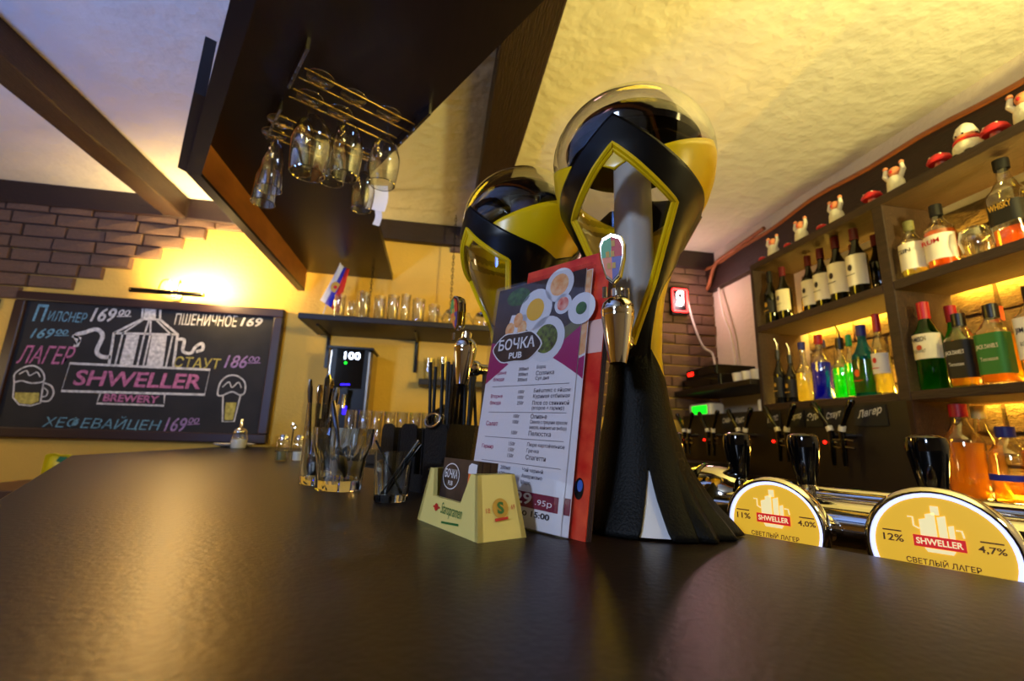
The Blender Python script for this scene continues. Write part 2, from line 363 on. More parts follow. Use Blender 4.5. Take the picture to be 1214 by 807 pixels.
# ---- bricks
def brick_mesh(name, m, c=0.10, seed=1):
    rs = random.Random(seed); j = lambda a=0.03: rs.uniform(-a, a)
    V = [(-.5, 0, -.5), (.5, 0, -.5), (.5, 0, .5), (-.5, 0, .5)]
    V += [(x * (1 - 0.03) + j(0.008), -0.85 + j(0.1), z * (1 - c * .8) + j(0.02)) for x, _, z in V[:4]]
    V += [(j(0.1), -1 + j(0.1), j(0.1))]
    mb = MB().add(V, [(0, 1, 5, 4), (1, 2, 6, 5), (2, 3, 7, 6), (3, 0, 4, 7), (4, 5, 8), (5, 6, 8), (6, 7, 8), (7, 4, 8)])
    o = mb.build(name, m); return o
protos = {}
def bricks(wall, m, spans, zrow, rowh, blen, depth, face):
    """spans: list of (zlow, lo, hi) rows; face 'y' -> on back wall, 'x' -> on right wall"""
    if m not in protos:
        L = [brick_mesh('brick', m, seed=k) for k in range(4)]
        protos[m] = [o.data for o in L]
        for o in L: bpy.data.objects.remove(o)
    rs = random.Random(len(spans) * 7 + int(blen * 100))
    for r, (z0, lo, hi) in enumerate(spans):
        off = (r % 2) * 0.5 + rs.uniform(-0.08, 0.08)
        first = True; x = hi
        while x > lo + 0.02:
            L = blen * rs.uniform(0.92, 1.06)
            if first and r % 2: L *= rs.uniform(0.5, 0.65)
            first = False; x0 = max(x - L, lo); g = 0.006
            if x - x0 > 0.03:
                o = bpy.data.objects.new('brick', rs.choice(protos[m])); COL.objects.link(o); o.parent = wall
                d = depth * rs.uniform(0.8, 1.25)
                if face == 'y':
                    o.location = ((x + x0) / 2, WY, z0 + rowh / 2); o.scale = (x - x0 - g, d, rowh - g)
                else:
                    o.location = (WX, (x + x0) / 2, z0 + rowh / 2); o.rotation_euler = (0, 0, -PI / 2); o.scale = (x - x0 - g, d, rowh - g)
            x = x0
RH = 0.0745
ends = [-1.20, -1.447, -1.561, -1.668, -1.812, -1.948, -2.081, -2.33, -2.42, -2.50]
rows = [(2.387 - RH * k + (0.0 if k else 0.0), -3.3, e) for k, e in enumerate(ends)]
rows[0] = (2.387, -3.3, -1.20)
bricks(wall_back, 'brick_brown', [(z, lo, hi) for z, lo, hi in rows], 0, RH, 0.215, 0.035, 'y')
# stepped brickwork on the bar half of the back wall, down behind the draught corner
steps = [(2.387 - RH * k, max(0.014 + 0.085 * k, 0.014), WX) for k in range(7)] + [(2.387 - RH * k, 1.05, WX) for k in range(7, 15)]
bricks(wall_back, 'brick_brown', steps, 0, RH, 0.215, 0.032, 'y')
bricks(wall_right, 'brick_stone', [(1.05 + 0.105 * k, 0.45, 2.02) for k in range(10)], 0, 0.105, 0.27, 0.035, 'x')
MB().box(WX - 0.006, WX, 0.45, 2.02, 1.05, 2.1).build('mortar_bed', 'mortar', wall_right)

# ================================================================== BAR COUNTER AND CANOPY
def inset(P, d):
    out = []; n = len(P)
    for i in range(n):
        p0, p1, p2 = (Vector(P[(i + k) % n]) for k in (-1, 0, 1))
        a = (p1 - p0).normalized(); b = (p2 - p1).normalized()
        na, nb = Vector((-a.y, a.x)), Vector((-b.y, b.x)); s = (na + nb); s = s / s.dot(na)
        out.append((p1.x + s.x * d, p1.y + s.y * d))
    return out
q = lambda p: (p.x, p.y)
CP = [(-1.12, WY - 0.002), (-1.12, 1.67), q(PG(-0.107, -1.3)), q(PG(0.565, -1.3)), (-0.46, 1.875), (-0.46, WY - 0.002)]
bar = empty('bar_counter', (0, 0, 0), 0, 'long bent bar counter with dark brown polished top', 'counter')
MB().prism(CP, TOP - 0.04, TOP).build('countertop', 'counter', bar, bevel=0.003)
bp = inset(CP, 0.06)
MB().prism(bp, 0.10, TOP - 0.04).build('front_panel', 'counter_edge', bar)
MB().prism(inset(CP, 0.10), 0, 0.10).build('plinth', 'black_matte', bar)

can = empty('bar_canopy', (0, 0, 0), 0, 'dark wooden canopy hung over the bent bar', 'canopy')
ZU = 2.162
O2, I2 = PG(0.034, -1.25), PG(0.571, -1.05)
UP = [(-0.85, 2.83), (-0.85, 1.525), q(PG(0.05, -1.25)), q(I2), (-0.325, 1.66), (-0.325, WY - 0.01)]
MB().prism(UP, ZU, ZU + 0.035).build('soffit_panel', 'canopy_wood', can)
fa = [(-0.866, 2.79), (-0.866, 1.52), (-0.831, 1.529), (-0.831, 2.79)]
MB().prism(fa, 2.04, ZU).build('fascia', 'canopy_fascia', can)
MB().prism([(x - (0.004 if x < -0.85 else 0.0), y) for x, y in fa], 2.028, 2.04).build('fascia_trim', 'canopy_trim', can)
fb = [(-0.866, 1.52), q(O2), q(O2 + NG * 0.035), (-0.831, 1.529)]
MB().prism(fb, 2.04, ZU).build('fascia', 'canopy_fascia', can)
MB().prism([(-0.87, 1.517), q(O2 - NG * 0.004), q(O2 + NG * 0.035), (-0.831, 1.529)], 2.028, 2.04).build('fascia_trim', 'canopy_trim', can)
oc = Vector((-0.866, 1.52, 0))
MB().prism([q(oc - NG * 0.004), q(oc - NG * 0.03 + GD * -0.01), q(oc - NG * 0.03 - GD * 0.46), q(oc - NG * 0.004 - GD * 0.46)], 2.03, 2.20).build('outer_board', 'canopy_trim', can)
for x, y in ((-0.6, 2.5), (-0.6, 1.7), (-0.15, 0.9), (0.2, 0.3)):
    MB().tube([(x, y, ZU + 0.03), (x, y, CEIL)], 0.006).build('hanger_rod', 'steel_dark', can)

# ================================================================== BOTTLE SHELVING (right wall)
shel = empty('back_bar_shelving', (1.78, 1.2, 1.05), 0, 'tall dark wooden bottle shelving against the stone wall', 'shelving')
SX0, SX1 = 1.62, WX - 0.062
def sp(name, x0, x1, y0, y1, z0, z1, m='shelf_wood'):
    o = MB().box(x0 - 1.78, x1 - 1.78, y0 - 1.2, y1 - 1.2, z0 - 1.05, z1 - 1.05).build(name, m, shel, bevel=0.003); return o
sp('shelf_board', SX0, SX1, 0.45, 2.047, 2.107, 2.142)
for y0, y1 in ((0.45, 1.31), (1.352, 2.022)):
    sp('shelf_board', SX0, SX1, y0, y1, 1.765, 1.80); sp('shelf_board', SX0, SX1, y0, y1, 1.365, 1.397)
for y0, y1 in ((2.022, 2.047), (1.31, 1.352), (0.43, 0.45)): sp('upright', SX0, SX1, y0, y1, 1.05, 2.107)
for y0, y1 in ((0.47, 1.30), (1.37, 2.01)):
    for z in (1.80, 1.397) + ((1.05,) if y0 < 1 else ()):
        sp('led_strip', SX1 - 0.016, SX1 - 0.004, y0, y1, z + 0.004, z + 0.016, 'led_strip')
for y0, y1, z in ((0.47, 1.30, 1.765), (1.37, 2.01, 1.765), (0.47, 1.30, 1.365), (1.37, 2.01, 1.365)):  # added strips hidden behind the boards, put in to brighten the stone
    sp('led_strip', SX1 + 0.002, SX1 + 0.009, y0, y1, z + 0.007, z + 0.022, 'led_stone_fill')
cab = empty('back_bar_cabinet', (1.70, 0.6, 0), 0, 'dark low back bar cabinet under the bottle shelving', 'cabinet')
MB().box(1.60 - 1.7, WX - 0.04 - 1.7, -0.9, 2.2, 0.0, 1.02).build('carcass', 'shelf_dark', cab)
MB().box(1.57 - 1.7, WX - 0.04 - 1.7, -0.9, 2.2, 1.02, 1.05).build('worktop', 'shelf_dark', cab)
# dark tap panel under the left bay
tapw = empty('draught_station', (1.599, 2.05, 1.0505), 0, 'dark wooden panel of wall taps below the wine shelf', 'panel')
MB().box(0.0, 0.02, -0.74, 0.70, 0.0, 0.315).build('panel_board', 'shelf_dark', tapw)

# ================================================================== BEER TOWERS
SIDE = [(0.0, .091), (0.012, .084), (0.03, .071), (0.065, .053), (0.11, .040), (0.15, .033), (0.19, .030), (0.24, .032), (0.27, .036), (0.32, .056), (0.36, .078), (0.39, .095), (0.415, .104), (0.44, .108)]
FRNT = [(0.0, .082), (0.012, .077), (0.03, .068), (0.065, .056), (0.11, .046), (0.15, .042), (0.19, .038), (0.24, .045), (0.27, .053), (0.32, .080), (0.36, .098), (0.39, .107), (0.415, .109), (0.44, .108)]
def TR(z, th):
    if z > 0.44: return math.sqrt(max(0.108 ** 2 - (z - 0.44) ** 2, 0))
    a, b = interp(z, SIDE), interp(z, FRNT); return a + (b - a) * max(0, math.cos(th))
ZMIN = [(0, .13), (30, .135), (34, .20), (45, .25), (60, .275), (90, .315), (120, .345), (180, .37)]
WIN_T, WIN_C, WIN_B, WIN_A = 0.414, 0.352, 0.190, 42.0
def cut(d, za, zb, yb):
    """height at bearing d of a straight edge that runs, seen from the front, from (0, za) to (yb, zb)"""
    th = rad(d); z = zb
    lo, hi = min(za, zb), max(za, zb)
    for _ in range(40):
        z = (lo + hi) / 2; g = TR(z, th) * math.sin(th) - yb * (za - z) / (za - zb)
        if (g > 0) == (za > zb): hi = z
        else: lo = z
    return z
def ztop_black(d):
    if d <= 66: return cut(d, .455, .378, TR(.378, rad(66)) * math.sin(rad(66)))
    return interp(d, [(66, .378), (95, .366), (120, .38), (150, .44), (180, .455)])
def ztop_yellow(d): return 0.385 + 0.070 * (1 - abs(d - 90) / 90) ** 0.9
def win(d, grow=0.0):
    a = WIN_A + grow * 420
    if d >= a: return WIN_C, WIN_C
    yc = TR(WIN_C, rad(a)) * math.sin(rad(a))
    return cut(d, WIN_B - grow * 2, WIN_C, yc), cut(d, WIN_T + grow, WIN_C, yc)
def shell(ivals, rs, n=144, rows=10):
    """columns around the axis; ivals(deg)-> list of (z0,z1); strips follow the edges exactly"""
    mb = MB(); k = len(ivals(0))
    for s in range(k):
        V = []; F = []
        for i in range(n):
            th = -PI + 2 * PI * i / n; z0, z1 = ivals(abs(math.degrees(th)) if True else 0)[s]
            for j in range(rows + 1):
                z = z0 + (z1 - z0) * j / rows; r = TR(z, th) * rs; V.append((r * math.cos(th), r * math.sin(th), z))
        for i in range(n):
            a, b = i * (rows + 1), ((i + 1) % n) * (rows + 1)
            for j in range(rows):
                if (Vector(V[a + j]) - Vector(V[a + j + 1])).length + (Vector(V[b + j]) - Vector(V[b + j + 1])).length > 1e-5:
                    F.append((a + j, b + j, b + j + 1, a + j + 1))
        mb.add(V, F)
    key = {}; new = []; mp = []
    for p in mb.v:
        k_ = tuple(round(c, 5) for c in p)
        if k_ not in key: key[k_] = len(new); new.append(p)
        mp.append(key[k_])
    fs = []
    for f in mb.f:
        g = []
        for i in f:
            if mp[i] not in g: g.append(mp[i])
        if len(g) > 2: fs.append(tuple(g))
    mb.v = new; mb.f = fs; mb.m = [0] * len(fs)
    return mb
def beer_tower(loc, rz, size, label, crest):
    t = empty('beer_tower', loc, rz, label, 'beer tower', 'beer towers on the bar'); t.scale = (size, size, size)
    shell(lambda d: [(min(interp(d, ZMIN), win(d)[0]), win(d)[0] if d < WIN_A else max(WIN_C, interp(d, ZMIN))), (win(d)[1] if d < WIN_A else max(WIN_C, interp(d, ZMIN)), max(ztop_black(d), interp(d, ZMIN)))], 1.0).build('outer_shell', 'black_plastic', t, smooth=True, solid=0.003)
    shell(lambda d: [(0.12, win(d, .004)[0]), (win(d, .004)[1], ztop_yellow(d))], 0.962).build('inner_shell', 'yellow_plastic', t, smooth=True, solid=0.002)
    mb = MB(); n = 40
    mb.lathe([(TR(z, PI / 2) * 0.93, z) for z in [0.20 + 0.02 * i for i in range(12)]] + [(0.099 * math.sin(rad(a)) , 0.44 + 0.108 * math.cos(rad(a))) for a in range(84, 0, -7)] + [(0, 0.548)], 56)
    V = []
    for i, (x, y, z) in enumerate(mb.v):                       # the globe follows the fuller front of the shell
        th = math.atan2(y, x); r = TR(z, th) * (0.945 if z < 0.42 else 0.945 + 0.05 * min(1, (z - .42) / .05)); V.append((r * math.cos(th), r * math.sin(th), z) if z < 0.5479 else (0, 0, z))
    mb.v = V
    mb.build('glass_globe', 'smoky_dome', t, smooth=True)
    # raised double rim round the diamond window
    for gr, rr in ((0.0, .0030), (0.0075, .0024)):
        ring_ = []; g_ = -gr * .8
        aw = WIN_A + g_ * 420
        for k in range(96):
            f = k / 24; sgn = 1 if f < 2 else -1; f2 = f if f < 2 else 4 - f
            d = aw * (f2 if f2 <= 1 else 2 - f2); lo, hi = win(min(d, aw * .9999), g_); z = hi if f2 <= 1 else lo
            th = rad(d) * sgn; r = TR(z, th) * (1.004 if gr == 0 else 0.985); ring_.append((r * math.cos(th), r * math.sin(th), z))
        MB().tube(ring_, rr, 6, closed=True).build('window_rim', 'yellow_plastic', t, smooth=True)
    MB().lathe([(0, 0.03), (0.024, 0.03), (0.024, 0.500), (0, 0.500)], 28).build('cooling_tube', 'white_plastic', t, smooth=True)
    MB().lathe([(0.026, .492), (.05, .486), (.078, .470), (.086, .462), (.088, .470), (.078, .492), (.055, .512), (.026, .520)], 40).build('inner_lid', 'black_gloss', t, smooth=True)
    # flared foot: folded fan of ridges, with a notch that shows the silver core
    mb = MB(); n = 180; rows = 12; V = []; F = []
    def foot(th, z, s=1.0):
        d = math.degrees(th); g = max(0, 1 - z / 0.075)
        f = 0
        if 46 < abs(d) < 142: f = (abs(((abs(d) - 46) / 19.2) % 1 - 0.5) * 2 - 0.5) * -0.12 * g
        lobe = 0.09 * g * math.cos(math.radians(abs(d) - 85) * 1.5) if 25 < abs(d) < 145 else 0
        return TR(z, th) * (1 + f + lobe) * s
    ftop = [(0, .185), (30, .19), (36, .195), (60, .17), (95, .150), (130, .175), (180, .23)]
    for i in range(n):
        th = -PI + 2 * PI * i / n; d = math.degrees(th); k = max(0, 1 - abs(d - 19) / 10); z0 = 0.070 * k; zt = interp(abs(d), ftop)
        for j in range(rows + 1):
            z = z0 + (zt - z0) * (j / rows) ** 1.4; r = foot(th, z) * 1.004; V.append((r * math.cos(th), r * math.sin(th), z))
    for i in range(n):
        a, b = i * (rows + 1), ((i + 1) % n) * (rows + 1); F += [(a + j, b + j, b + j + 1, a + j + 1) for j in range(rows)]
    mb.add(V, F).build('foot', 'black_foot', t, smooth=25, solid=0.0015)
    V = [(foot(rad(d), z, 0.95) * math.cos(rad(d)), foot(rad(d), z, 0.95) * math.sin(rad(d)), z) for z in (0.001, 0.01, 0.03, 0.06, 0.1) for d in range(0, 31, 5)]
    MB().add(V, [(r * 7 + c, r * 7 + c + 1, r * 7 + c + 8, r * 7 + c + 7) for r in range(4) for c in range(6)]).build('silver_core', 'silver', t, smooth=True)
    # tap: connector, tapered body, collar and shield-shaped handle
    tap = MB().lathe([(0, .168), (.0085, .168), (.0095, .172), (.0135, .195), (.0165, .215), (.0168, .217), (.0165, .219), (.0172, .221), (.0160, .230), (.012, .236), (.007, .239), (.007, .247), (0, .247)], 28, Matrix.Translation((0.112, 0, 0)) @ Matrix.Rotation(rad(-3), 4, 'Y')).build('tap', 'chrome', t, smooth=True)
    MB().lathe([(0, 0), (.006, 0), (.006, .014), (.011, .018), (.0130, .026), (.011, .034), (.008, .038), (.008, .076), (0, .076)], 24, Matrix.Translation((0.112, 0, .194)) @ Matrix.Rotation(PI / 2, 4, 'Y') @ Matrix.Rotation(PI, 4, 'X')).build('tap_connector', 'chrome', tap, smooth=True)
    MB().tube([(0.102, .010, .234), (0.102, .010, .246)], .003, 8).tube([(0.117, -.009, .234), (0.117, -.009, .245)], .0026, 8).build('tap_screw', 'steel', tap)
    sh = [(0, -.027), (.0075, -.020), (.0125, 0), (.0135, .014), (.010, .023), (0, .027), (-.010, .023), (-.0135, .014), (-.0125, 0), (-.0075, -.020)]
    HM = Matrix.Translation((0.118, 0, .274)) @ Matrix.Rotation(rad(6), 4, 'Y') @ Matrix(((0, 0, 1, 0), (1, 0, 0, 0), (0, 1, 0, 0), (0, 0, 0, 1)))
    hd = MB().prism(sh, -.005, .004, HM).prism([(x * .92, y * .93) for x, y in sh], -.010, -.005, HM).build('handle', 'chrome', t, bevel=0.0015)
    em = MB(); s2 = [(x * .80, y * .84) for x, y in sh]; c0 = (0, .001)
    em.poly([(0, .0227), (0, .001), (-.0104, .001), (-.0108, .012), (-.008, .0193)], HM, .0046)
    em.mi(1).poly([(0, .0227), (.008, .0193), (.0108, .012), (.0104, .001), (0, .001)], HM, .0046)
    em.mi(2).poly([(0, .001), (0, -.0227), (-.006, -.0168), (-.0100, 0), (-.0102, .001)], HM, .0046)
    em.mi(3).poly([(0, .001), (.0102, .001), (.0100, 0), (.006, -.0168), (0, -.0227)], HM, .0046)
    em.mi(4)
    for (bx, by) in ((-.004, .004), (.001, .004), (-.003, -.008), (.002, -.008), (.002, .015)):
        em.poly([(bx - .0018, by - .003), (bx + .0018, by - .003), (bx + .0018, by + .003), (bx - .0018, by + .003)], HM, .0050)
    em.build('crest', ['green', 'red', 'orange', 'violet', 'gold'] if crest else ['red', 'green', 'violet', 'orange', 'gold'], hd)
    return t
beer_tower((0.2525, 0.538, TOP + .002), math.atan2(-0.70, -0.714) + rad(10), 1.06, 'nearest black and yellow beer tower with clear globe, beside the red booklet', True)
beer_tower((0.134, 0.728, TOP + .002), math.atan2(-0.412, -0.911), 1.03, 'rear black and yellow beer tower half hidden behind the menu stand', True)

# ================================================================== MENU STAND, RED BOOKLET, CARD HOLDER
MW, MH = 0.155, 0.305
YAW_M = rad(-55.35)
ms = empty('menu_stand', (0.1318, 0.475, TOP), YAW_M, 'clear acrylic stand holding a printed lunch menu, in front of beer towers', 'menu stand')
TILT = Matrix.Rotation(-rad(7.0), 4, 'X') @ Matrix.Rotation(rad(1.4), 4, 'Y')          # x along the sheet, y away from the reader, z up
def SH(u, v, off): return TILT @ Matrix(((1, 0, 0, u), (0, 0, -1, off), (0, 1, 0, v), (0, 0, 0, 1)))
MB().box(-MW - .004, .010, 0, .0025, 0, MH + .004, TILT).build('front_panel', 'acrylic', ms)
MB().box(-MW - .004, .010, .0065, .009, 0, MH + .004, TILT).build('rear_panel', 'acrylic', ms)
MB().box(-MW - .004, -MW - .0015, .0025, .0065, 0, MH + .004, TILT).build('side_edge', 'acrylic', ms)
MB().box(-MW - .004, .010, 0, .009, 0.0, .0025).build('foot', 'acrylic', ms)
sheet = MB().box(-MW, 0, .0035, .0042, .002, MH, TILT).build('menu_sheet', 'paper', ms)
S0 = SH(-MW, 0, .0032); w_, h_ = MW, MH
pr = MB(); sx = lambda u: u * w_; sy = lambda v: v * h_
pr.poly([(0, sy(.62)), (sx(1), sy(.66)), (sx(1), sy(1)), (0, sy(1))], S0, .0)
pr.mi(1).poly([(0, sy(.54)), (sx(.5), sy(.70)), (0, sy(.74))], S0, .0002).poly([(sx(1), sy(.56)), (sx(.70), sy(.66)), (sx(1), sy(.76))], S0, .0002)
pr.mi(2).poly([(0, sy(.03)), (sx(1), sy(.03)), (sx(1), sy(.57)), (sx(.5), sy(.72)), (0, sy(.57))], S0, .0003)
pr.mi(3).poly([(sx(.55), sy(.70)), (sx(1), sy(.80)), (sx(1), sy(.67)), (sx(.70), sy(.66))], S0, .0001)
pr.mi(1).poly([(sx(0), sy(.548)), (sx(.26), sy(.632)), (0, sy(.70))], S0, .0004).poly([(sx(1), sy(.575)), (sx(.70), sy(.655)), (sx(1), sy(.70))], S0, .0004)
pr.build('food_photo', ['print_dark', 'magenta', 'paper', 'print_table'], sheet)
def plate(cx, cy, r, inner, ri):
    MB().disc(sx(cx), sy(cy), r, S0, .0006).mi(1).disc(sx(cx), sy(cy), ri, S0, .0009).build('printed_plate', ['print_plate', inner], sheet)
plate(.50, .865, .029, 'print_soup', .0155); plate(.74, .955, .023, 'print_orange', .015); plate(.80, .865, .0135, 'print_red', .009)
plate(.66, .725, .030, 'print_salad', .019); plate(.99, .83, .020, 'print_green', .008)
MB().disc(sx(.27), sy(.945), .022, S0, .0006, .013).build('printed_herbs', 'print_green', sheet)
eg = MB().poly([(sx(.16), sy(.76)), (sx(.40), sy(.78)), (sx(.42), sy(.85)), (sx(.22), sy(.86))], S0, .0006).mi(1)
for u, v in ((.22, .79), (.31, .83), (.37, .79)): eg.disc(sx(u), sy(v), .0085, S0, .0009, .0105)
eg.build('printed_eggs', ['paper', 'print_orange'], sheet)
# logo plaque
lg = MB(); n = 28
pl = [(sx(.33) + .042 * math.cos(2 * PI * i / n) * (1 + .05 * math.cos(8 * PI * i / n)), sy(.705) + .021 * (math.sin(2 * PI * i / n) * (1 - .12 * math.cos(8 * PI * i / n)))) for i in range(n)]
lg.mi(1).poly([(sx(.33) + (x - sx(.33)) * 1.05, sy(.705) + (y - sy(.705)) * 1.08) for x, y in pl], S0, .0010).mi(0).poly(pl, S0, .0012).mi(1)
lg.text('БОЧКА', sx(.33) - .034, sy(.705) - .003, .068, .016, S0, bold=.02, z=.0014, slope=.0)
lg.text('PUB', sx(.33) - .011, sy(.705) - .0155, .024, .0085, S0, bold=.03, z=.0014).build('logo', ['print_dark', 'print_plate'], sheet)
def lines(mname, items, name):
    mb = MB()
    for s, u, v, h in items: mb.text(s, sx(u), sy(v), min(h * text_geo(s, 0.0, .008)[2], sx(.965 - u)), h, S0, z=.0008, bold=.008)
    tag(mb.build(name, mname, sheet), kind='stuff')
hs = .0056
lines('magenta', [('Первые', .10, .583, hs * 1.1), ('блюда', .10, .555, hs * 1.1), ('Вторые', .10, .480, hs * 1.1), ('блюда', .10, .452, hs * 1.1), ('Салат', .09, .365, hs * 1.1), ('Гарнир', .08, .268, hs * 1.1), ('Напитки', .07, .168, hs * 1.1)], 'menu_headings')
lines('ink_grey', [('300мл', .40, .597, hs * .8), ('300мл', .40, .574, hs * .8), ('300мл', .40, .551, hs * .8), ('100г', .43, .500, hs * .8), ('100г', .43, .477, hs * .8), ('250г', .43, .454, hs * .8), ('100г', .41, .400, hs * .8), ('100г', .41, .377, hs * .8), ('100г', .41, .334, hs * .8), ('150г', .40, .290, hs * .8), ('150г', .40, .267, hs * .8), ('150г', .40, .244, hs * .8), ('200мл', .34, .196, hs * .8), ('120мл', .34, .173, hs * .8), ('250мл', .34, .150, hs * .8)], 'menu_weights')
lines('ink_grey', [('Борщ', .60, .597, hs), ('Солянка', .60, .573, hs), ('Суп дня', .60, .550, hs), ('Бифштекс с яйцом', .60, .499, hs * 1.1), ('Куриная отбивная', .60, .476, hs * 1.1), ('Плов со свининой', .60, .453, hs * .95), ('(второе + гарнир)', .60, .430, hs), ('Оливье', .60, .399, hs), ('Свекла с грецким орехом', .60, .376, hs), ('(масло, майонез на выбор)', .60, .355, hs), ('Пелюстка', .60, .333, hs), ('Пюре картофельное', .60, .289, hs), ('Гречка', .60, .266, hs), ('Спагетти', .60, .243, hs), ('Чай черный', .58, .195, hs), ('Американо', .58, .172, hs), ('Морс', .58, .149, hs)], 'menu_dishes')
mb = MB()
for v in (.533, .422, .318, .222): mb.poly([(sx(.10), sy(v)), (sx(.95), sy(v)), (sx(.95), sy(v) + .0006), (sx(.10), sy(v) + .0006)], S0, .0008)
mb.build('menu_rules', 'ink_grey', sheet)
pb = MB().poly([(sx(.28), sy(.075)), (sx(.96), sy(.075)), (sx(.96), sy(.128)), (sx(.28), sy(.128))], S0, .0008).mi(1)
pb.text('429', sx(.44), sy(.085), .042, .0125, S0, bold=.02, z=.0012).text('.95р', sx(.75), sy(.084), .024, .0075, S0, z=.0012)
pb.mi(2).text('с 11:30 до 15:00', sx(.30), sy(.042), .092, .0075, S0, bold=.02, z=.0012).build('price_panel', ['maroon', 'paper', 'ink'], sheet)
# second sheet showing past the first one's edge
s2 = MB().box(-MW + .030, .0085, .0050, .0056, .002, MH - .002, TILT).build('menu_sheet', 'paper', ms)
S1 = SH(-MW, 0, .0048)
MB().poly([(w_, sy(.64)), (w_ + .008, sy(.65)), (w_ + .008, sy(.99)), (w_, sy(.99))], S1, .0001).mi(1).poly([(w_, sy(.57)), (w_ + .008, sy(.55)), (w_ + .008, sy(.64)), (w_, sy(.63))], S1, .0001).mi(2).poly([(w_, sy(.075)), (w_ + .008, sy(.075)), (w_ + .008, sy(.13)), (w_, sy(.13))], S1, .0001).build('food_photo', ['print_orange', 'magenta', 'maroon'], s2)

bk = empty('red_booklet', (0.1318, 0.475, TOP), YAW_M, 'red covered menu booklet standing behind the acrylic menu stand', 'booklet')
TB = Matrix.Translation((0, 0.0102, 0)) @ Matrix.Rotation(-rad(7.2), 4, 'X') @ Matrix.Rotation(rad(1.6), 4, 'Y')
BH = .325
MB().box(-.11, .026, 0, .0014, 0.0005, BH, TB).build('front_cover', 'red_cover', bk)
cb = TB @ Matrix(((1, 0, 0, 0), (0, 0, -1, -.0004), (0, 1, 0, 0), (0, 0, 0, 1)))
MB().poly([(-.11, .195), (.026, .198), (.026, .238), (-.11, .232)], cb).build('pale_band', 'red_band', bk)
MB().disc(.013, .050, .006, cb, .0002, .011).mi(1).disc(.014, .053, .0035, cb, .0004, .006).build('printed_glass', ['black_plastic', 'ice_blue'], bk)
for k in range(3):
    MB().box(-.11, .027 + .001 * k, .0017 + .0018 * k, .0017 + .0018 * k + .0014, 0.0005, BH - .004 * k, TB).build('page_board', 'booklet_edge', bk)

ha, hb, hc = Vector((-0.013, 0.584, TOP)), Vector((0.048, 0.457, TOP)), Vector((0.102, 0.505, TOP))
hl, hwd = .141, .058
hx = (hb - ha).normalized(); hy = Vector((-hx.y, hx.x, 0))
ch = empty('business_card_holder', ((ha + hb) / 2), math.atan2(hx.y, hx.x), 'cream yellow plastic card holder at the front of the bar top', 'card holder')
def trap(l, b, z): return (l, b, z)
HZ = .061; i_ = .016; ib = .012
def hpt(x, y, z):
    k = z / HZ; return (x * (1 - .22 * k), hwd / 2 + (y - hwd / 2) * (1 - .20 * k), z)
# front and back faces with a trapezoid notch, solid ends
prof = [(-hl / 2, 0), (hl / 2, 0), (hl / 2, HZ), (hl * .38, HZ), (hl * .22, HZ * .50), (-hl * .30, HZ * .50), (-hl * .41, HZ), (-hl / 2, HZ)]
def hshell():
    mb = MB(); n = len(prof)
    for yo, yi in ((0, .006), (hwd, hwd - .006)):
        V = [hpt(x, yo, z) for x, z in prof] + [hpt(x, yi, z) for x, z in prof]
        mb.add(V, [tuple(range(n)), tuple(range(2 * n - 1, n - 1, -1))] + [(i, (i + 1) % n, n + (i + 1) % n, n + i) for i in range(n)])
    for s in (-1, 1):
        x0, x1 = s * hl / 2, s * (hl / 2 - .006)
        P = [(x0, 0, 0), (x0, hwd, 0), (x0, hwd, HZ), (x0, 0, HZ), (x1, 0, 0), (x1, hwd, 0), (x1, hwd, HZ), (x1, 0, HZ)]
        mb.add([hpt(*p) for p in P], [(0, 1, 2, 3), (7, 6, 5, 4), (0, 4, 5, 1), (1, 5, 6, 2), (2, 6, 7, 3), (3, 7, 4, 0)])
    P = [hpt(s * hl * k, y, HZ) for s, k in ((-1, .5), (-1, .41))  for y in (0, hwd)]; mb.add(P, [(0, 1, 3, 2)])
    P = [hpt(hl * k, y, HZ) for k in (.38, .5) for y in (0, hwd)]; mb.add(P, [(0, 1, 3, 2)])
    P = [hpt(x, y, .022) for x in (-hl / 2, hl / 2) for y in (0, hwd)]; mb.add(P, [(0, 1, 3, 2)])
    return mb
hshell().build('holder_shell', 'ivory_plastic', ch)
FM = Matrix.Translation((0, -.0006, 0)) @ Matrix.Rotation(-math.atan2(.0058, HZ), 4, 'X') @ Matrix(((1, 0, 0, 0), (0, 0, -1, 0), (0, 1, 0, 0), (0, 0, 0, 1)))
MB().text('Staropramen', -.012, .012, .047, .015, FM, shear=.35, z=.0004).ribbon([(-.008, .0065), (.030, .0095)], .0022, FM).build('script_lettering', 'packet_green', ch)
MB().disc(-.024, .020, .004, FM, .0004).ribbon([(-.032, .020), (-.029, .020)], .002, FM).ribbon([(-.019, .020), (-.016, .020)], .002, FM).build('small_crest', 'red', ch)
xe = hl / 2
EM_ = Matrix.Translation((xe + .0006, hwd / 2, 0)) @ Matrix.Rotation(-math.atan2(.0155, HZ), 4, 'Y') @ Matrix(((0, 0, 1, 0), (1, 0, 0, 0), (0, 1, 0, 0), (0, 0, 0, 1)))
MB().disc(0, .030, .0095, EM_, .0003).mi(1).text('S', -.0040, .0245, .008, .0115, EM_, bold=.04, z=.0008).mi(2).poly([(-.008, .0175), (.008, .0190), (.008, .0215), (-.008, .0205)], EM_, .0009).text('18', -.0175, .026, .0048, .0045, EM_, z=.0005).text('69', .0130, .028, .0048, .0045, EM_, z=.0005).build('round_crest', ['gold', 'packet_green', 'red'], ch)
cards = empty('business_cards', ch.location + Vector((0, 0, .0270)), ch.rotation_euler[2], 'stack of dark pub business cards in the cream holder', 'cards')
CM = Matrix.Rotation(rad(-6), 4, 'X')
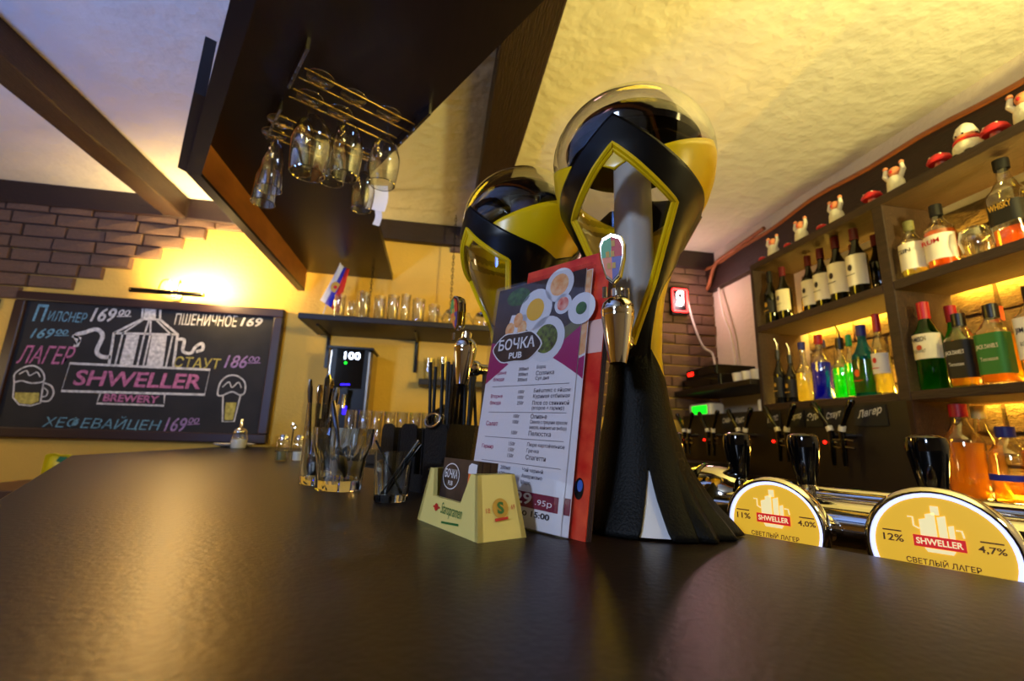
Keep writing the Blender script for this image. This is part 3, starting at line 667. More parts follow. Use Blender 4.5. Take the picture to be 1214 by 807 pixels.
for k in range(5):
    y = .012 + .0050 * k
    MB().box(-.041 + .001 * (k % 2), .039 + .001 * (k % 2), y, y + .0046, 0.001 * k, .048, CM).build('card', 'print_dark' if k == 0 else 'booklet_edge', cards)
KM = CM @ Matrix(((1, 0, 0, 0), (0, 0, -1, .0116), (0, 1, 0, -.008), (0, 0, 0, 1)))
mb = MB().ribbon([(-.018 + .019 * math.cos(2 * PI * i / 24), .036 + .014 * math.sin(2 * PI * i / 24)) for i in range(24)], .0012, KM, closed=True)
mb.text('БОЧКА', -.033, .034, .030, .010, KM, bold=.02).text('PUB', -.023, .026, .011, .005, KM, bold=.02)
mb.build('card_logo', 'print_plate', cards)
mb = MB().mi(1).poly([(.021, .020), (.037, .018), (.037, .042), (.021, .042)], KM).mi(0).poly([(.020, .042), (.0375, .042), (.0375, .052), (.025, .053), (.020, .050)], KM, .0002)
mb.build('card_picture', ['print_plate', 'orange'], cards)

# ================================================================== GLASSES AND CUTLERY ON THE BAR
def spoon(parent, name, base, tip, m='cutlery', kind='spoon'):
    """handle at the top, bowl at the bottom of the glass"""
    b, t = Vector(base), Vector(tip); d = (t - b); L = d.length; d.normalize()
    M = Matrix.Translation(b) @ d.to_track_quat('Z', 'Y').to_matrix().to_4x4()
    mb = MB()
    if kind == 'spoon':
        mb.ball((0, 0, .022), .022, 12, 8, M, (.62, .22, 1)); mb.tube([(0, 0, .040), (0, 0, .06), (0, 0, L * .6), (0, 0, L - .02), (0, 0, L)], [.0026, .0022, .003, .0052, .0035], 8, M)
    elif kind == 'fork':
        mb.tube([(0, 0, .04), (0, 0, L * .6), (0, 0, L - .012), (0, 0, L)], [.0026, .0032, .0066, .004], 8, M)
        for k in (-1.5, -.5, .5, 1.5): mb.tube([(k * .004, 0, 0), (k * .004, 0, .032), (0, 0, .045)], .0013, 5, M)
    else:
        mb.box(-.008, .008, -.0008, .0008, 0, L * .55, M); mb.tube([(0, 0, L * .53), (0, 0, L - .01), (0, 0, L)], [.004, .0066, .003], 8, M)
    return mb.build(name, m, parent, smooth=True)
def glass_vessel(name, loc, outer, inner, label, cat='glass', n=32, m='clear_glass', facet=None):
    mb = MB()
    mb.lathe(list(outer) + list(reversed(inner)), n)
    if facet:
        V = []
        for vi, (x, y, z) in enumerate(mb.v):
            r = math.hypot(x, y); th = math.atan2(y, x)
            if r > .01 and vi < 1 + n * (len(outer) - 1):
                k = facet(z); c = math.cos(PI / 9) / max(math.cos((th % (2 * PI / 9)) - PI / 9), 1e-3); r2 = r * (1 - k + k * c); x, y = r2 * math.cos(th), r2 * math.sin(th)
            V.append((x, y, z))
        mb.v = V
    return tag(mb.build(name, m, smooth=True, loc=loc), label, cat)
# tall glass of cutlery
g1 = Vector((-0.218, 0.945, TOP))
glass_vessel('tall_glass', g1, [(0, 0), (.026, 0), (.028, .003), (.0285, .03), (.030, .152)], [(0, .016), (.025, .016), (.0262, .03), (.028, .152)], 'tall straight glass full of cutlery behind the tumbler', 'glass')
for k, (a, r0, r1, h, kd) in enumerate(((3.4, .010, .030, .198, 'spoon'), (2.6, .012, .014, .190, 'fork'), (1.2, .010, .016, .205, 'knife'), (0.3, .011, .022, .186, 'fork'), (5.2, .010, .010, .210, 'knife'), (4.4, .013, .018, .188, 'spoon'))):
    o = spoon(None, 'table_' + kd, g1 + Vector((math.cos(a) * r0, math.sin(a) * r0, .0175)), g1 + Vector((math.cos(a) * r1, math.sin(a) * r1, h)), kind=kd)
    tag(o, ['steel spoon leaning left in the tall cutlery glass', 'steel fork standing at the back of the tall cutlery glass', 'steel knife with broad handle in the tall cutlery glass', 'steel fork leaning right in the tall cutlery glass', 'tallest steel knife in the tall cutlery glass', 'steel spoon upright in the middle of the tall cutlery glass'][k], kd, 'cutlery in the tall glass')
# faceted tumbler with teaspoons
g2 = Vector((-0.158, 0.862, TOP))
glass_vessel('faceted_tumbler', g2, [(0, 0), (.036, 0), (.039, .004), (.0395, .03), (.0425, .055), (.047, .066), (.050, .078), (.052, .106)], [(0, .017), (.032, .018), (.0355, .03), (.039, .055), (.0435, .067), (.0465, .078), (.0500, .106)], 'heavy faceted glass tumbler holding two dark teaspoons', 'glass', 72, facet=lambda z: 0.9 if z < .06 else max(0, .9 - (z - .06) * 45))
for k, (a, h) in enumerate(((2.9, .150), (2.2, .154), (3.6, .146))):
    o = spoon(None, 'teaspoon', g2 + Vector((.010 - .002 * k, -.014 + .016 * k, .0195)), g2 + Vector((-.022 - .004 * k, -.016 + .018 * k, h)), 'steel_dark')
    tag(o, ['dark teaspoon leaning left in the faceted tumbler', 'dark teaspoon in the middle of the faceted tumbler', 'dark teaspoon nearest the rim of the faceted tumbler'][k], 'spoon', 'teaspoons in the tumbler')
# small glass with black stirrers
g3 = Vector((-0.058, 0.735, TOP))
glass_vessel('small_glass', g3, [(0, 0), (.0235, 0), (.025, .002), (.0295, .072)], [(0, .010), (.022, .011), (.0232, .02), (.0280, .072)], 'small plain glass with black stirrers, nearest the card holder', 'glass')
for k, (ax, ay, tx, ty, h) in enumerate(((.016, -.004, -.030, .006, .088), (.014, .006, -.026, .012, .080), (-.012, .004, .038, -.004, .086), (-.014, -.004, .036, -.010, .090), (-.008, .008, .040, .004, .083))):
    tag(MB().tube([g3 + Vector((ax, ay, .0125)), g3 + Vector((tx, ty, h))], .0019, 6).build('black_stirrer', 'black_plastic', smooth=True), ['black stirrer leaning far left in the small glass', 'black stirrer leaning left behind another in the small glass', 'lower black stirrer leaning right in the small glass', 'longest black stirrer leaning right in the small glass', 'rear black stirrer leaning right in the small glass'][k], 'stirrer', 'stirrers in the small glass')

# ================================================================== BAR CADDY WITH STRAWS
cw = Vector((.605, -.796, 0)); YAW_C = math.atan2(cw.y, cw.x)
cd = empty('bar_caddy', (-0.102, 0.944, TOP), YAW_C, 'black plastic bar caddy with napkin slots and straw box', 'caddy')
L_, D_, H_ = .205, .115, .118
def tongue(x0, x1):
    c = .012; P = [(x0, .03), (x1, .03), (x1, H_ - c), (x1 - c * .3, H_ - c * .3), (x1 - c, H_), (x0 + c, H_), (x0 + c * .3, H_ - c * .3), (x0, H_ - c)]
    return MB().prism(P, 0, .0035, XZ(0, 0, 0))
MB().box(0, L_, 0, .0035, .0, .03).build('front_rail', 'black_matte', cd)
for x0, x1 in ((0, .044), (.066, .118), (.142, L_)): tongue(x0, x1).build('front_tongue', 'black_matte', cd)
MB().box(0, .0035, .0035, D_, 0, H_ - .006).build('end_wall', 'black_matte', cd)
MB().box(L_ - .0035, L_, .0035, D_, 0, H_).build('end_wall', 'black_matte', cd)
MB().box(0, L_, D_ - .0035, D_, 0, H_).build('rear_wall', 'black_matte', cd)
MB().box(.0035, L_ - .0035, .0035, D_ - .0035, 0, .004).build('bottom', 'black_matte', cd)
for x in (.055, .130): MB().box(x, x + .003, .0035, D_ - .0035, .004, H_ - .010).build('divider', 'black_matte', cd)
def cl(x, y, z): c = math.cos(YAW_C); s = math.sin(YAW_C); return Vector((-0.102 + x * c - y * s, 0.944 + x * s + y * c, TOP + z))
rs = random.Random(3)
first_straw = None
for k in range(30):
    x = .142 + .054 * rs.random(); y = .012 + .088 * rs.random(); h = .205 + .03 * rs.random()
    a, b = cl(x, y, .0055), cl(min(max(x + rs.uniform(-.025, .025), .138), L_ + .012), y + rs.uniform(-.014, .014), h)
    if k == 0: a, b = cl(.140, .02, .0055), cl(.146, .012, .222)
    tag(MB().tube([a, b], .0031, 8).build('drinking_straw', 'black_matte', smooth=True), 'leftmost black drinking straw standing apart from the bunch' if k == 0 else 'black drinking straw in the bunch standing in the caddy', 'straw', 'drinking straws in the caddy')
lp = [cl(.165 + .020 * math.cos(t), -.001 + .004 * math.sin(t), .124 + .012 * math.sin(t)) for t in [2 * PI * i / 24 for i in range(24)]]
tag(MB().tube(lp, .0028, 8, closed=True).tube([cl(.146, .004, .118), cl(.150, .012, .06)], .003, 8).build('bottle_opener', 'steel', smooth=True), 'steel ring bottle opener hung on the caddy edge', 'opener')

# ================================================================== SUGAR SHAKER, CRUETS, SAUCER
su = empty('sugar_shaker', (-0.955, 2.70, TOP + .0), 0, 'glass sugar shaker with chrome pouring spout on saucer edge', 'sugar shaker')
sa = tag(MB().lathe([(0, .004), (.05, .004), (.085, .016), (.095, .022), (.096, .024), (.085, .020), (.05, .010), (0, .010)], 32).build('saucer', 'white_plastic', smooth=True, loc=(-1.03, 2.64, TOP - .004 + .0005)), 'blue-white saucer on the far end of the bar', 'saucer')
su.location = (-0.965, 2.52, TOP)
MB().lathe([(0, .001), (.033, .001), (.037, .006), (.038, .05), (.034, .065), (.028, .078)], 24).build('jar', 'thin_glass', su, smooth=True)
MB().lathe([(0, .003), (.034, .003), (.0355, .045), (0, .05)], 24).build('sugar', 'sugar', su, smooth=True)
MB().lathe([(.030, .074), (.032, .078), (.031, .088), (.022, .098), (.008, .104), (.007, .128), (.0055, .146), (0, .147)], 24).build('spout_lid', 'chrome', su, smooth=True)
cr = empty('cruet_set', (-0.46, 1.62, TOP), 0.2, 'pair of small clear salt and pepper shakers in a rack', 'cruet set')
for s in (-1, 1):
    j = MB().lathe([(0, .001), (.017, .001), (.019, .004), (.019, .062), (.015, .07)], 20, Matrix.Translation((s * .024, 0, 0))).build('shaker', 'thin_glass', cr, smooth=True)
    MB().lathe([(.0155, .068), (.016, .074), (.010, .084), (0, .086)], 20, Matrix.Translation((s * .024, 0, 0))).build('lid', 'chrome', j, smooth=True)
    MB().lathe([(0, .003), (.0165, .003), (.0165, .03), (0, .03)], 20, Matrix.Translation((s * .024, 0, 0))).build('spice', 'sugar' if s > 0 else 'print_table', j, smooth=True)
MB().tube([(0, 0, 0), (0, 0, .10), (.008, 0, .112), (0, 0, .122), (-.008, 0, .112), (0, 0, .10)], .0022, 8).tube([(-.046, 0, .03), (.046, 0, .03)], .002, 6).build('carrier', 'chrome', cr, smooth=True)

# ================================================================== DRAUGHT TAP RAIL BEHIND THE BAR
rail = empty('tap_rail', PG(0.665, 0.1, 0.0), YAW_G, 'horizontal chrome draught rail behind the bar top', 'tap rail')
# local frame: y runs along the rail, x points away from the drinker
RZ = 1.108
def rm(x, y, z): return Vector((x, y, z))
MB().tube([(0, -.75, RZ), (0, .215, RZ)], .030, 32).build('main_pipe', 'chrome', rail, smooth=True)
MB().tube([(.035, -.75, RZ + .030), (.035, .20, RZ + .030)], .0115, 16).build('upper_pipe', 'chrome', rail, smooth=True)
MB().lathe([(.034, 0), (.036, .004), (.040, .010), (.044, .03), (.0445, .05), (.040, .075), (.028, .095), (.012, .104), (0, .106)], 32, Matrix.Translation((.02, .195, RZ + .015)) @ Matrix.Rotation(-PI / 2, 4, 'X')).build('end_cap', 'chrome', rail, smooth=True)
MB().lathe([(.0455, .048), (.0468, .050), (.0468, .054), (.0455, .056)], 32, Matrix.Translation((.02, .195, RZ + .015)) @ Matrix.Rotation(-PI / 2, 4, 'X')).build('cap_seam', 'black_gloss', rail, smooth=True)
MB().lathe([(.031, -.006), (.036, -.006), (.036, .006), (.031, .006)], 32, Matrix.Translation((0, .17, RZ)) @ Matrix.Rotation(-PI / 2, 4, 'X')).build('clamp_ring', 'steel', rail, smooth=True)
for y in (-.55, -.1, .19): MB().tube([(0, y, 0.0), (0, y, RZ - .02)], .022, 20).build('rail_post', 'chrome', rail, smooth=True)
def badge(along, z, R, pct, strength, name, label):
    b = empty('tap_badge', PG(0.618, along, z), YAW_G, label, 'tap badge', 'lit tap badges on the draught rail')
    T = Matrix.Rotation(-PI / 2, 4, 'Y')           # lathe axis -> towards the drinker (-x)
    hs_ = MB().lathe([(0, -.016), (R * .80, -.016), (R * 1.02, -.010), (R * 1.07, 0), (R * 1.06, .010), (R * 1.00, .014), (R * .965, .013), (R * .955, .009), (0, .009)], 48, T).build('badge_housing', 'chrome', b, smooth=True)
    MB().lathe([(R * .955, .0092), (R * .955, .0102), (R * .895, .0104), (R * .895, .0092)], 48, T).build('light_ring', 'medal_ring', b, smooth=True)
    MB().lathe([(R * .895, .0094), (R * .6, .0096), (0, .0096)], 48, T).build('badge_face', 'medal_yellow', b)
    F = Matrix(((0, 0, -1, -.0100), (-1, 0, 0, 0), (0, 1, 0, .007), (0, 0, 0, 1)))     # local x -> -y (drinker's right), y -> z, z -> -x
    pm = MB().mi(0)
    for bx, bw, bh in ((-.010, .005, .016), (-.004, .007, .022), (.004, .006, .020), (.010, .004, .012)):
        pm.poly([(bx - bw / 2, .006), (bx + bw / 2, .006), (bx + bw / 2, .006 + bh), (bx - bw / 2, .006 + bh * .9)], F, .0002)
    pm.poly([(-.003, .026), (.003, .026), (.003, .034), (-.003, .034)], F, .0002)
    pm.ribbon([(-.013, .012), (-.017, .014), (-.017, .022), (-.021, .022)], .0014, F).ribbon([(.013, .014), (.017, .014), (.018, .008)], .0014, F)
    pm.poly([(-.009, -.0085), (.009, -.0085), (.011, -.005), (-.011, -.005)], F, .0003)
    pm.text(name, -.036, -.041, .072, .014, F, bold=.02, z=.0003).build('badge_picture', 'medal_pale', b)
    MB().poly([(-.0185, -.0045), (.0185, -.0045), (.0185, .0060), (-.0185, .0060)], F, .0006).mi(1).text('SHWELLER', -.0165, -.0020, .033, .0058, F, bold=.02, z=.0009).build('name_band', ['medal_red', 'medal_pale'], b)
    MB().text(pct, -.042, -.003, .016, .0068, F, bold=.02, z=.0004).text(strength, .026, -.003, .018, .0068, F, bold=.02, z=.0004).poly([(-.042, .0065), (-.027, .0065), (-.027, .0078), (-.042, .0078)], F, .0004).poly([(.028, .0065), (.043, .0065), (.043, .0078), (.028, .0078)], F, .0004).text('СВЕТЛЫЙ ЛАГЕР', -.026, -.0205, .052, .0066, F, bold=.02, z=.0004).build('badge_lettering', 'medal_ink', b)
    MB().tube([(.012, 0, -.002), (.045, 0, -.008)], .012, 16).build('badge_stem', 'chrome', b, smooth=True)
badge(0.2285, 1.106, .0525, '11%', '4,0%', 'ШЛОССЕР', 'lit yellow tap badge reading 11% beside the beer tower foot')
badge(0.0830, 1.106, .0550, '12%', '4,7%', 'ЛАГЕР', 'larger lit yellow tap badge reading 12% at the right')
for k, (al, lab) in enumerate(((.30, 'black tap handle just right of the beer tower foot'), (.2145, 'black tap handle behind the smaller left badge'), (.092, 'black tap handle behind the larger right badge'), (.405, 'black tap handle half hidden by the beer tower'))):
    t = empty('beer_tap', PG(0.69, al, 1.128), YAW_G, lab, 'tap handle', 'black tap handles on the draught rail')
    MB().lathe([(.010, .022), (.0125, .030), (.016, .052), (.0185, .068), (.0190, .078), (.0175, .085), (.012, .088), (0, .0885)], 24).build('grip', 'black_gloss', t, smooth=True)
    MB().lathe([(0, .0), (.012, .0), (.012, .006), (.0095, .012), (.0095, .018), (.0105, .020), (.0105, .024), (0, .024)], 24).build('ferrule', 'chrome', t, smooth=True)

# ================================================================== GLASS RACK UNDER THE CANOPY
KR = 0.9585
rk = empty('glass_rack', (0, 0, 1.2 + .965 * KR), 0, 'brass wire glass rack fixed under the dark canopy', 'glass rack')
acr = NG.copy()
def rail_pair(a, ln):
    a = Vector(a) * KR; ln *= KR
    MB().tube([(a.x, a.y, 0), (a.x + acr.x * ln, a.y + acr.y * ln, 0)], .0022, 6).build('rail', 'gold_wire', rk, smooth=True)
mat('gold_wire', (212, 170, 90), 0.2, metal=1.0)
for a, ln in (((-0.412, 1.128), .335), ((-0.437, 1.167), .345), ((-0.466, 1.215), .325), ((-0.487, 1.250), .325), ((-0.545, 1.345), .33), ((-0.566, 1.380), .33), ((-0.590, 1.425), .30), ((-0.612, 1.462), .30)): rail_pair(a, ln)
for a, b in (((-0.387, 1.062), (-0.478, 1.215)), ((-0.530, 1.315), (-0.625, 1.475)), ((-0.075, 1.24), (-0.20, 1.45))):
    a, b = Vector((*a, 0)) * KR, Vector((*b, 0)) * KR; d = (b - a).normalized(); nn = Vector((-d.y, d.x, 0)) * .004
    br = MB().prism([q(a + nn), q(b + nn), q(b - nn), q(a - nn)], .0, ZU - 1.2005 - .965 * KR).build('bracket', 'steel', rk)
    for i in range(4):
        p = a + (b - a) * (.42 + .18 * i); MB().tube([(p.x, p.y, .0), (p.x, p.y, -.005)], .003, 6).build('bracket_hook', 'steel', br)
def ring(r, z, w_=.0013, n=32): return MB().tube([(r * math.cos(2 * PI * i / n), r * math.sin(2 * PI * i / n), z) for i in range(n)], w_, 6, closed=True)
def stem_glass(x, y, zr, R, label, kind='wine'):
    x, y, R = x * KR, y * KR, R * KR; zr = 1.2 + (zr - 1.2) * KR
    t = empty('wine_glass' if kind == 'wine' else 'champagne_flute', (x, y, zr), 0, label, 'glass', 'glasses hanging in the rack')
    H = 1.2 + .969 * KR - zr
    MB().lathe([(0, H - .004), (.004, H - .006), (.012, H - .003), (.034, H - .0006), (.035, H), (.034, H + .0012), (0, H + .002)], 28).build('glass_foot', 'thin_glass', t, smooth=True); ring(.0348, H, .0011).build('foot_edge', 'glass_rim', t, smooth=True)
    if kind == 'wine':
        bh = min(.165, H * .66)
        ring(R * .81, 0).build('rim', 'glass_rim', t, smooth=True)
        MB().lathe([(.0035, H - .003), (.0032, bh + .03), (.0040, bh + .008)], 10).build('stem', 'thin_glass', t, smooth=True)
        MB().lathe([(.0045, bh + .006), (R * .45, bh - .006), (R * .80, bh * .80), (R * .98, bh * .58), (R, bh * .48), (R * .95, bh * .25), (R * .82, 0), (R * .80, 0), (R * .93, bh * .25), (R * .98, bh * .48)], 32).build('bowl', 'thin_glass', t, smooth=True)
    else:
        bh = H * .72
        ring(R * .98, 0).build('rim', 'glass_rim', t, smooth=True)
        MB().lathe([(.0035, H - .003), (.0035, bh)], 10).build('stem', 'thin_glass', t, smooth=True)
        MB().lathe([(.004, bh), (R * .55, bh * .86), (R * .9, bh * .5), (R, 0), (R * .96, 0), (R * .86, bh * .5)], 32).build('bowl', 'thin_glass', t, smooth=True)
stem_glass(-0.379, 1.165, 1.872, .053, 'largest hanging wine glass, nearest the left bracket')
stem_glass(-0.428, 1.251, 1.925, .036, 'small hanging wine glass behind the largest one')
stem_glass(-0.299, 1.221, 1.910, .043, 'middle hanging wine glass in the front rail')
stem_glass(-0.352, 1.297, 1.930, .041, 'middle hanging wine glass in the second rail')
stem_glass(-0.202, 1.274, 1.928, .046, 'rightmost hanging wine glass beside the white paper note')
stem_glass(-0.553, 1.380, 1.928, .036, 'front champagne flute hanging at the left of the rack', 'flute')
stem_glass(-0.594, 1.452, 1.915, .036, 'rear champagne flute hanging at the left of the rack', 'flute')
stem_glass(-0.30, 1.505, 1.955, .040, 'rear hanging wine glass beside the canopy edge')
for k, (x, y, w1, z0, z1, t_) in enumerate(((-0.320, 1.70, .075, 2.06, ZU, 'white paper note hanging behind the rightmost wine glass'), (-0.320, 1.89, .030, 2.085, ZU, 'small paper slip taped to the far canopy edge'))):
    V = []; n = 6
    for i in range(n + 1):
        z = z1 - (z1 - z0) * i / n; o_ = .008 * math.sin(i * .6)
        V += [(x + o_ * .6, y + o_, z), (x + o_ * .6 + w1, y + o_ - .01, z - .012 * i / n), (x + o_ * .6 + w1, y + o_ - .0094, z - .012 * i / n), (x + o_ * .6, y + o_ + .0006, z)]
    F = [(i * 4 + a, i * 4 + (a + 1) % 4, i * 4 + 4 + (a + 1) % 4, i * 4 + 4 + a) for i in range(n) for a in range(4)]
    tag(MB().add(V, F).build('paper_note', 'paper', smooth=True), t_, 'paper')

# ================================================================== BLACKBOARD AND PICTURE LAMP
bb = empty('blackboard', (-2.32, WY - 0.02, 1.118), 0, 'large framed blackboard with chalk beer prices on the back wall', 'blackboard')
BW, BHt, fr = 1.386, .79, .052
MB().box(fr * .6, BW - fr * .6, -.012, .012, fr * .6, BHt - fr * .6).build('slate', 'board_black', bb)
for x0, x1, z0, z1 in ((0, BW, 0, fr), (0, BW, BHt - fr, BHt), (0, fr, fr, BHt - fr), (BW - fr, BW, fr, BHt - fr)):
    MB().box(x0, x1, -.03, .018, z0, z1).build('frame_rail', 'board_frame', bb, bevel=.006)
C0 = XZ(0, -.0128, 0)
def chalk(m, fn, name='chalk_lettering'):
    mb = MB(); fn(mb); return tag(mb.build(name, m, bb), kind='stuff')
chalk('chalk_blue', lambda b: b.text('П', .095, .625, .062, .098, C0, .15, .02).text('ИЛСНЕР', .165, .632, .19, .058, C0, .15, .004))
chalk('chalk_white', lambda b: b.text('169', .372, .642, .125, .082, C0, .25, .02, .05).text('00', .505, .688, .06, .036, C0, .2, .02).ribbon([(.50, .682), (.572, .688)], .006, C0))
chalk('chalk_blue', lambda b: b.text('169', .105, .528, .11, .056, C0, .3, .015, .06).text('00', .222, .560, .06, .028, C0, .2, .02).ribbon([(.22, .552), (.288, .556)], .005, C0))
chalk('chalk_pink', lambda b: b.text('ЛАГЕР', .072, .388, .265, .10, C0, .3, .005, .03))
chalk('chalk_white', lambda b: b.text('ПШЕНИЧНОЕ', .80, .655, .33, .070, C0, .05, .0, .03).text('169', 1.15, .672, .12, .055, C0, .2, .02, .03))
chalk('chalk_yellow', lambda b: b.text('СТАУТ', .838, .410, .242, .062, C0, .1, .004))
chalk('chalk_lilac', lambda b: b.text('186', 1.10, .420, .12, .075, C0, .25, .01, .04).text('00', 1.225, .462, .06, .034, C0, .2, .01).ribbon([(1.22, .455), (1.292, .460)], .005, C0))
chalk('chalk_blue', lambda b: b.text('ХЕФЕВАЙЦЕН', .265, .046, .567, .080, C0, .2, .0, .0))
chalk('chalk_lilac', lambda b: b.text('169', .85, .052, .11, .078, C0, .25, .012).text('00', .965, .10, .055, .032, C0, .2, .01).ribbon([(.962, .093), (1.025, .099)], .005, C0))
chalk('chalk_pink', lambda b: b.text('SHWELLER', .362, .283, .632, .086, C0, .1, .022, .012).text('BREWERY', .522, .203, .275, .042, C0, .05, .03))
def kettle(b):
    b.ribbon([(.325, .402), (1.03, .405), (1.024, .262), (.316, .250)], .013, C0, True)
    b.ribbon([(.505, .252), (.497, .190), (.828, .192), (.820, .258)], .010, C0)
    b.ribbon([(.515, .405), (.505, .585), (.63, .675), (.622, .750), (.712, .755), (.722, .680), (.828, .600), (.838, .405)], .014, C0)
    b.ribbon([(.505, .585), (.828, .598)], .012, C0).ribbon([(.63, .675), (.722, .680)], .010, C0)
    b.poly([(.565, .405), (.570, .580), (.635, .583), (.632, .405)], C0, -.0002).poly([(.700, .405), (.698, .586), (.775, .590), (.785, .405)], C0, -.0002)
    for x in (.545, .655, .685, .80): b.ribbon([(x, .408), (x + .004, .588), (.672 + (x - .672) * .28, .672)], .009, C0)
    b.poly([(.636, .680), (.634, .742), (.690, .746), (.700, .684)], C0, -.0002)
    b.ribbon([p.to_2d() for p in catmull([(.345, .520, 0), (.322, .56, 0), (.36, .578, 0), (.415, .600, 0), (.452, .565, 0), (.440, .48, 0), (.470, .448, 0), (.515, .448, 0)])], .022, C0)
    b.ribbon([(.305, .555), (.345, .545), (.340, .500), (.322, .502)], .016, C0)
    b.ribbon([p.to_2d() for p in catmull([(.832, .570, 0), (.868, .568, 0), (.872, .505, 0), (.915, .495, 0), (.935, .535, 0), (.965, .555, 0), (.972, .520, 0), (.940, .505, 0)])], .017, C0)
chalk('chalk_white', kettle, 'chalk_drawing')
def mug(b):
    b.ribbon([(.088, .285), (.100, .205), (.135, .170), (.190, .165), (.232, .182), (.222, .300)], .008, C0)
    b.ribbon([p.to_2d() for p in catmull([(.088, .285, 0), (.080, .330, 0), (.115, .368, 0), (.160, .378, 0), (.205, .350, 0), (.222, .300, 0), (.17, .285, 0), (.12, .295, 0), (.088, .285, 0)])], .008, C0)
    b.ribbon([p.to_2d() for p in catmull([(.222, .29, 0), (.262, .275, 0), (.282, .235, 0), (.268, .195, 0), (.232, .192, 0)])], .008, C0)
    b.ribbon([p.to_2d() for p in catmull([(.228, .265, 0), (.252, .245, 0), (.250, .220, 0), (.230, .214, 0)])], .006, C0)
    b.ribbon([p.to_2d() for p in catmull([(.10, .33, 0), (.13, .35, 0), (.15, .325, 0), (.18, .345, 0), (.20, .32, 0)])], .006, C0)
    b.ribbon([(1.120, .262), (1.140, .116), (1.200, .118), (1.212, .268)], .008, C0)
    b.ribbon([p.to_2d() for p in catmull([(1.120, .262, 0), (1.092, .265, 0), (1.094, .33, 0), (1.125, .372, 0), (1.175, .378, 0), (1.222, .345, 0), (1.232, .29, 0), (1.212, .268, 0), (1.165, .285, 0), (1.12, .262, 0)])], .008, C0)
    b.ribbon([p.to_2d() for p in catmull([(1.11, .31, 0), (1.14, .34, 0), (1.16, .31, 0), (1.19, .34, 0), (1.21, .31, 0)])], .006, C0)
chalk('chalk_white', mug, 'chalk_drawing')
chalk('chalk_yellow', lambda b: b.poly([(1.148, .125), (1.192, .126), (1.198, .225), (1.140, .222)], C0, -.0001).poly([(.108, .20), (.138, .176), (.19, .172), (.222, .19), (.215, .235), (.105, .232)], C0, -.0001), 'chalk_shading')

pl_ = empty('picture_lamp', (-1.55, WY, 1.945), 0, 'slim black picture lamp with curved brass arms above the blackboard', 'lamp')
mb = MB().lathe([(.014, -.19), (.014, .19)], 20, Matrix.Translation((0, -.10, 0)) @ Matrix.Rotation(PI / 2, 4, 'Y'), a0=rad(165), a1=rad(435))
mb.build('lamp_tube', 'black_plastic', pl_, smooth=True, solid=0.002)
MB().tube([(-.19, -.10, 0), (-.186, -.10, 0)], .0145, 16).build('end_cap', 'gold_wire', pl_); MB().tube([(.186, -.10, 0), (.19, -.10, 0)], .0145, 16).build('end_cap', 'gold_wire', pl_)
MB().tube([(-.18, -.093, .006), (.18, -.093, .006)], .0065, 10).build('bulb', 'lamp_tube', pl_)
for s in (-.05, .05): MB().tube(catmull([(s, -.098, .012), (s * .9, -.085, .07), (s * .6, -.05, .085), (s * .4, -.02, .03), (s * .2, -.006, .0)]), .004, 8).build('arm', 'gold_wire', pl_, smooth=True)
MB().lathe([(0, 0), (.03, 0), (.026, .008), (0, .010)], 20, Matrix.Translation((0, 0, 0)) @ Matrix.Rotation(PI / 2, 4, 'X')).build('wall_plate', 'gold_wire', pl_, smooth=True)
lamp('picture_lamp_glow', 'AREA', (-1.45, WY - 0.12, 1.975), 26, (1.0, 0.70, 0.28), 0.34, (-1.40, WY, 2.12), size_y=0.03)
lamp('picture_lamp_spill', 'POINT', (-1.30, WY - 0.14, 1.99), 13, (1.0, 0.68, 0.26), 0.05)

# ================================================================== WALL SHELF WITH GLASSWARE
ws = empty('wall_shelf', (-0.74, WY - .002, 1.772), 0, 'long dark wall shelf of glassware hung on chains', 'shelf')
MB().box(0, 1.75, -.42, 0, 0, .03).build('shelf_board', 'shelf_dark', ws, bevel=.003)
def chain(x, y, z0, z1, parent, name='chain'):
    o0 = None; n = int((z1 - z0) / .021)
    for k in range(n):
        if k < 2:
            ring = [(0.006 * math.cos(t), 0, .0135 * math.sin(t)) for t in [2 * PI * i / 10 for i in range(10)]]
            o = MB().tube(ring, .0019, 5, closed=True).build('chain_link', 'black_plastic', parent); links = [o] if k == 0 else links + [o]
            if k: o.rotation_euler = (0, 0, PI / 2)
        else: o = twin(links[k % 2], parent)
        o.location = (x, y, z0 + .012 + k * .021)
chain(.318, -.20, .03, CEIL - 1.772, ws); chain(.79, -.20, .03, CEIL - 1.772, ws)
for x in (.07, .60): 
    MB().tube([(x, -.30, 0), (x, -.02, -.01), (x, 0, -.14)], .007, 8).build('bracket', 'black_plastic', ws); MB().box(x - .01, x + .01, -.012, 0, -.2, 0).build('bracket_plate', 'black_plastic', ws)
fl = empty('table_flag', (-0.66, 2.58, 1.802), 0, 'small white blue red tricolour flag on the wall shelf', 'flag')
fl.scale = (.93, .93, .93)
MB().lathe([(0, 0), (.03, 0), (.028, .008), (.005, .012), (0, .013)], 20, Matrix.Translation((.0, .0, 0))).build('flag_base', 'black_plastic', fl, smooth=True)
MB().tube([(0, 0, .01), (.07, 0, .375)], .003, 8).build('flag_pole', 'white_plastic', fl)
def flagpt(u, v):       # u along the hoist downwards, v along the fly
    top = Vector((.070, -.004, .370)); return top + Vector((-.100, -.01, -.265)) * u * .92 + Vector((.120, -.03, -.085)) * v * (0.55 + .45 * u) + Vector((0, .018 * math.sin(v * 5 + u * 2), 0))
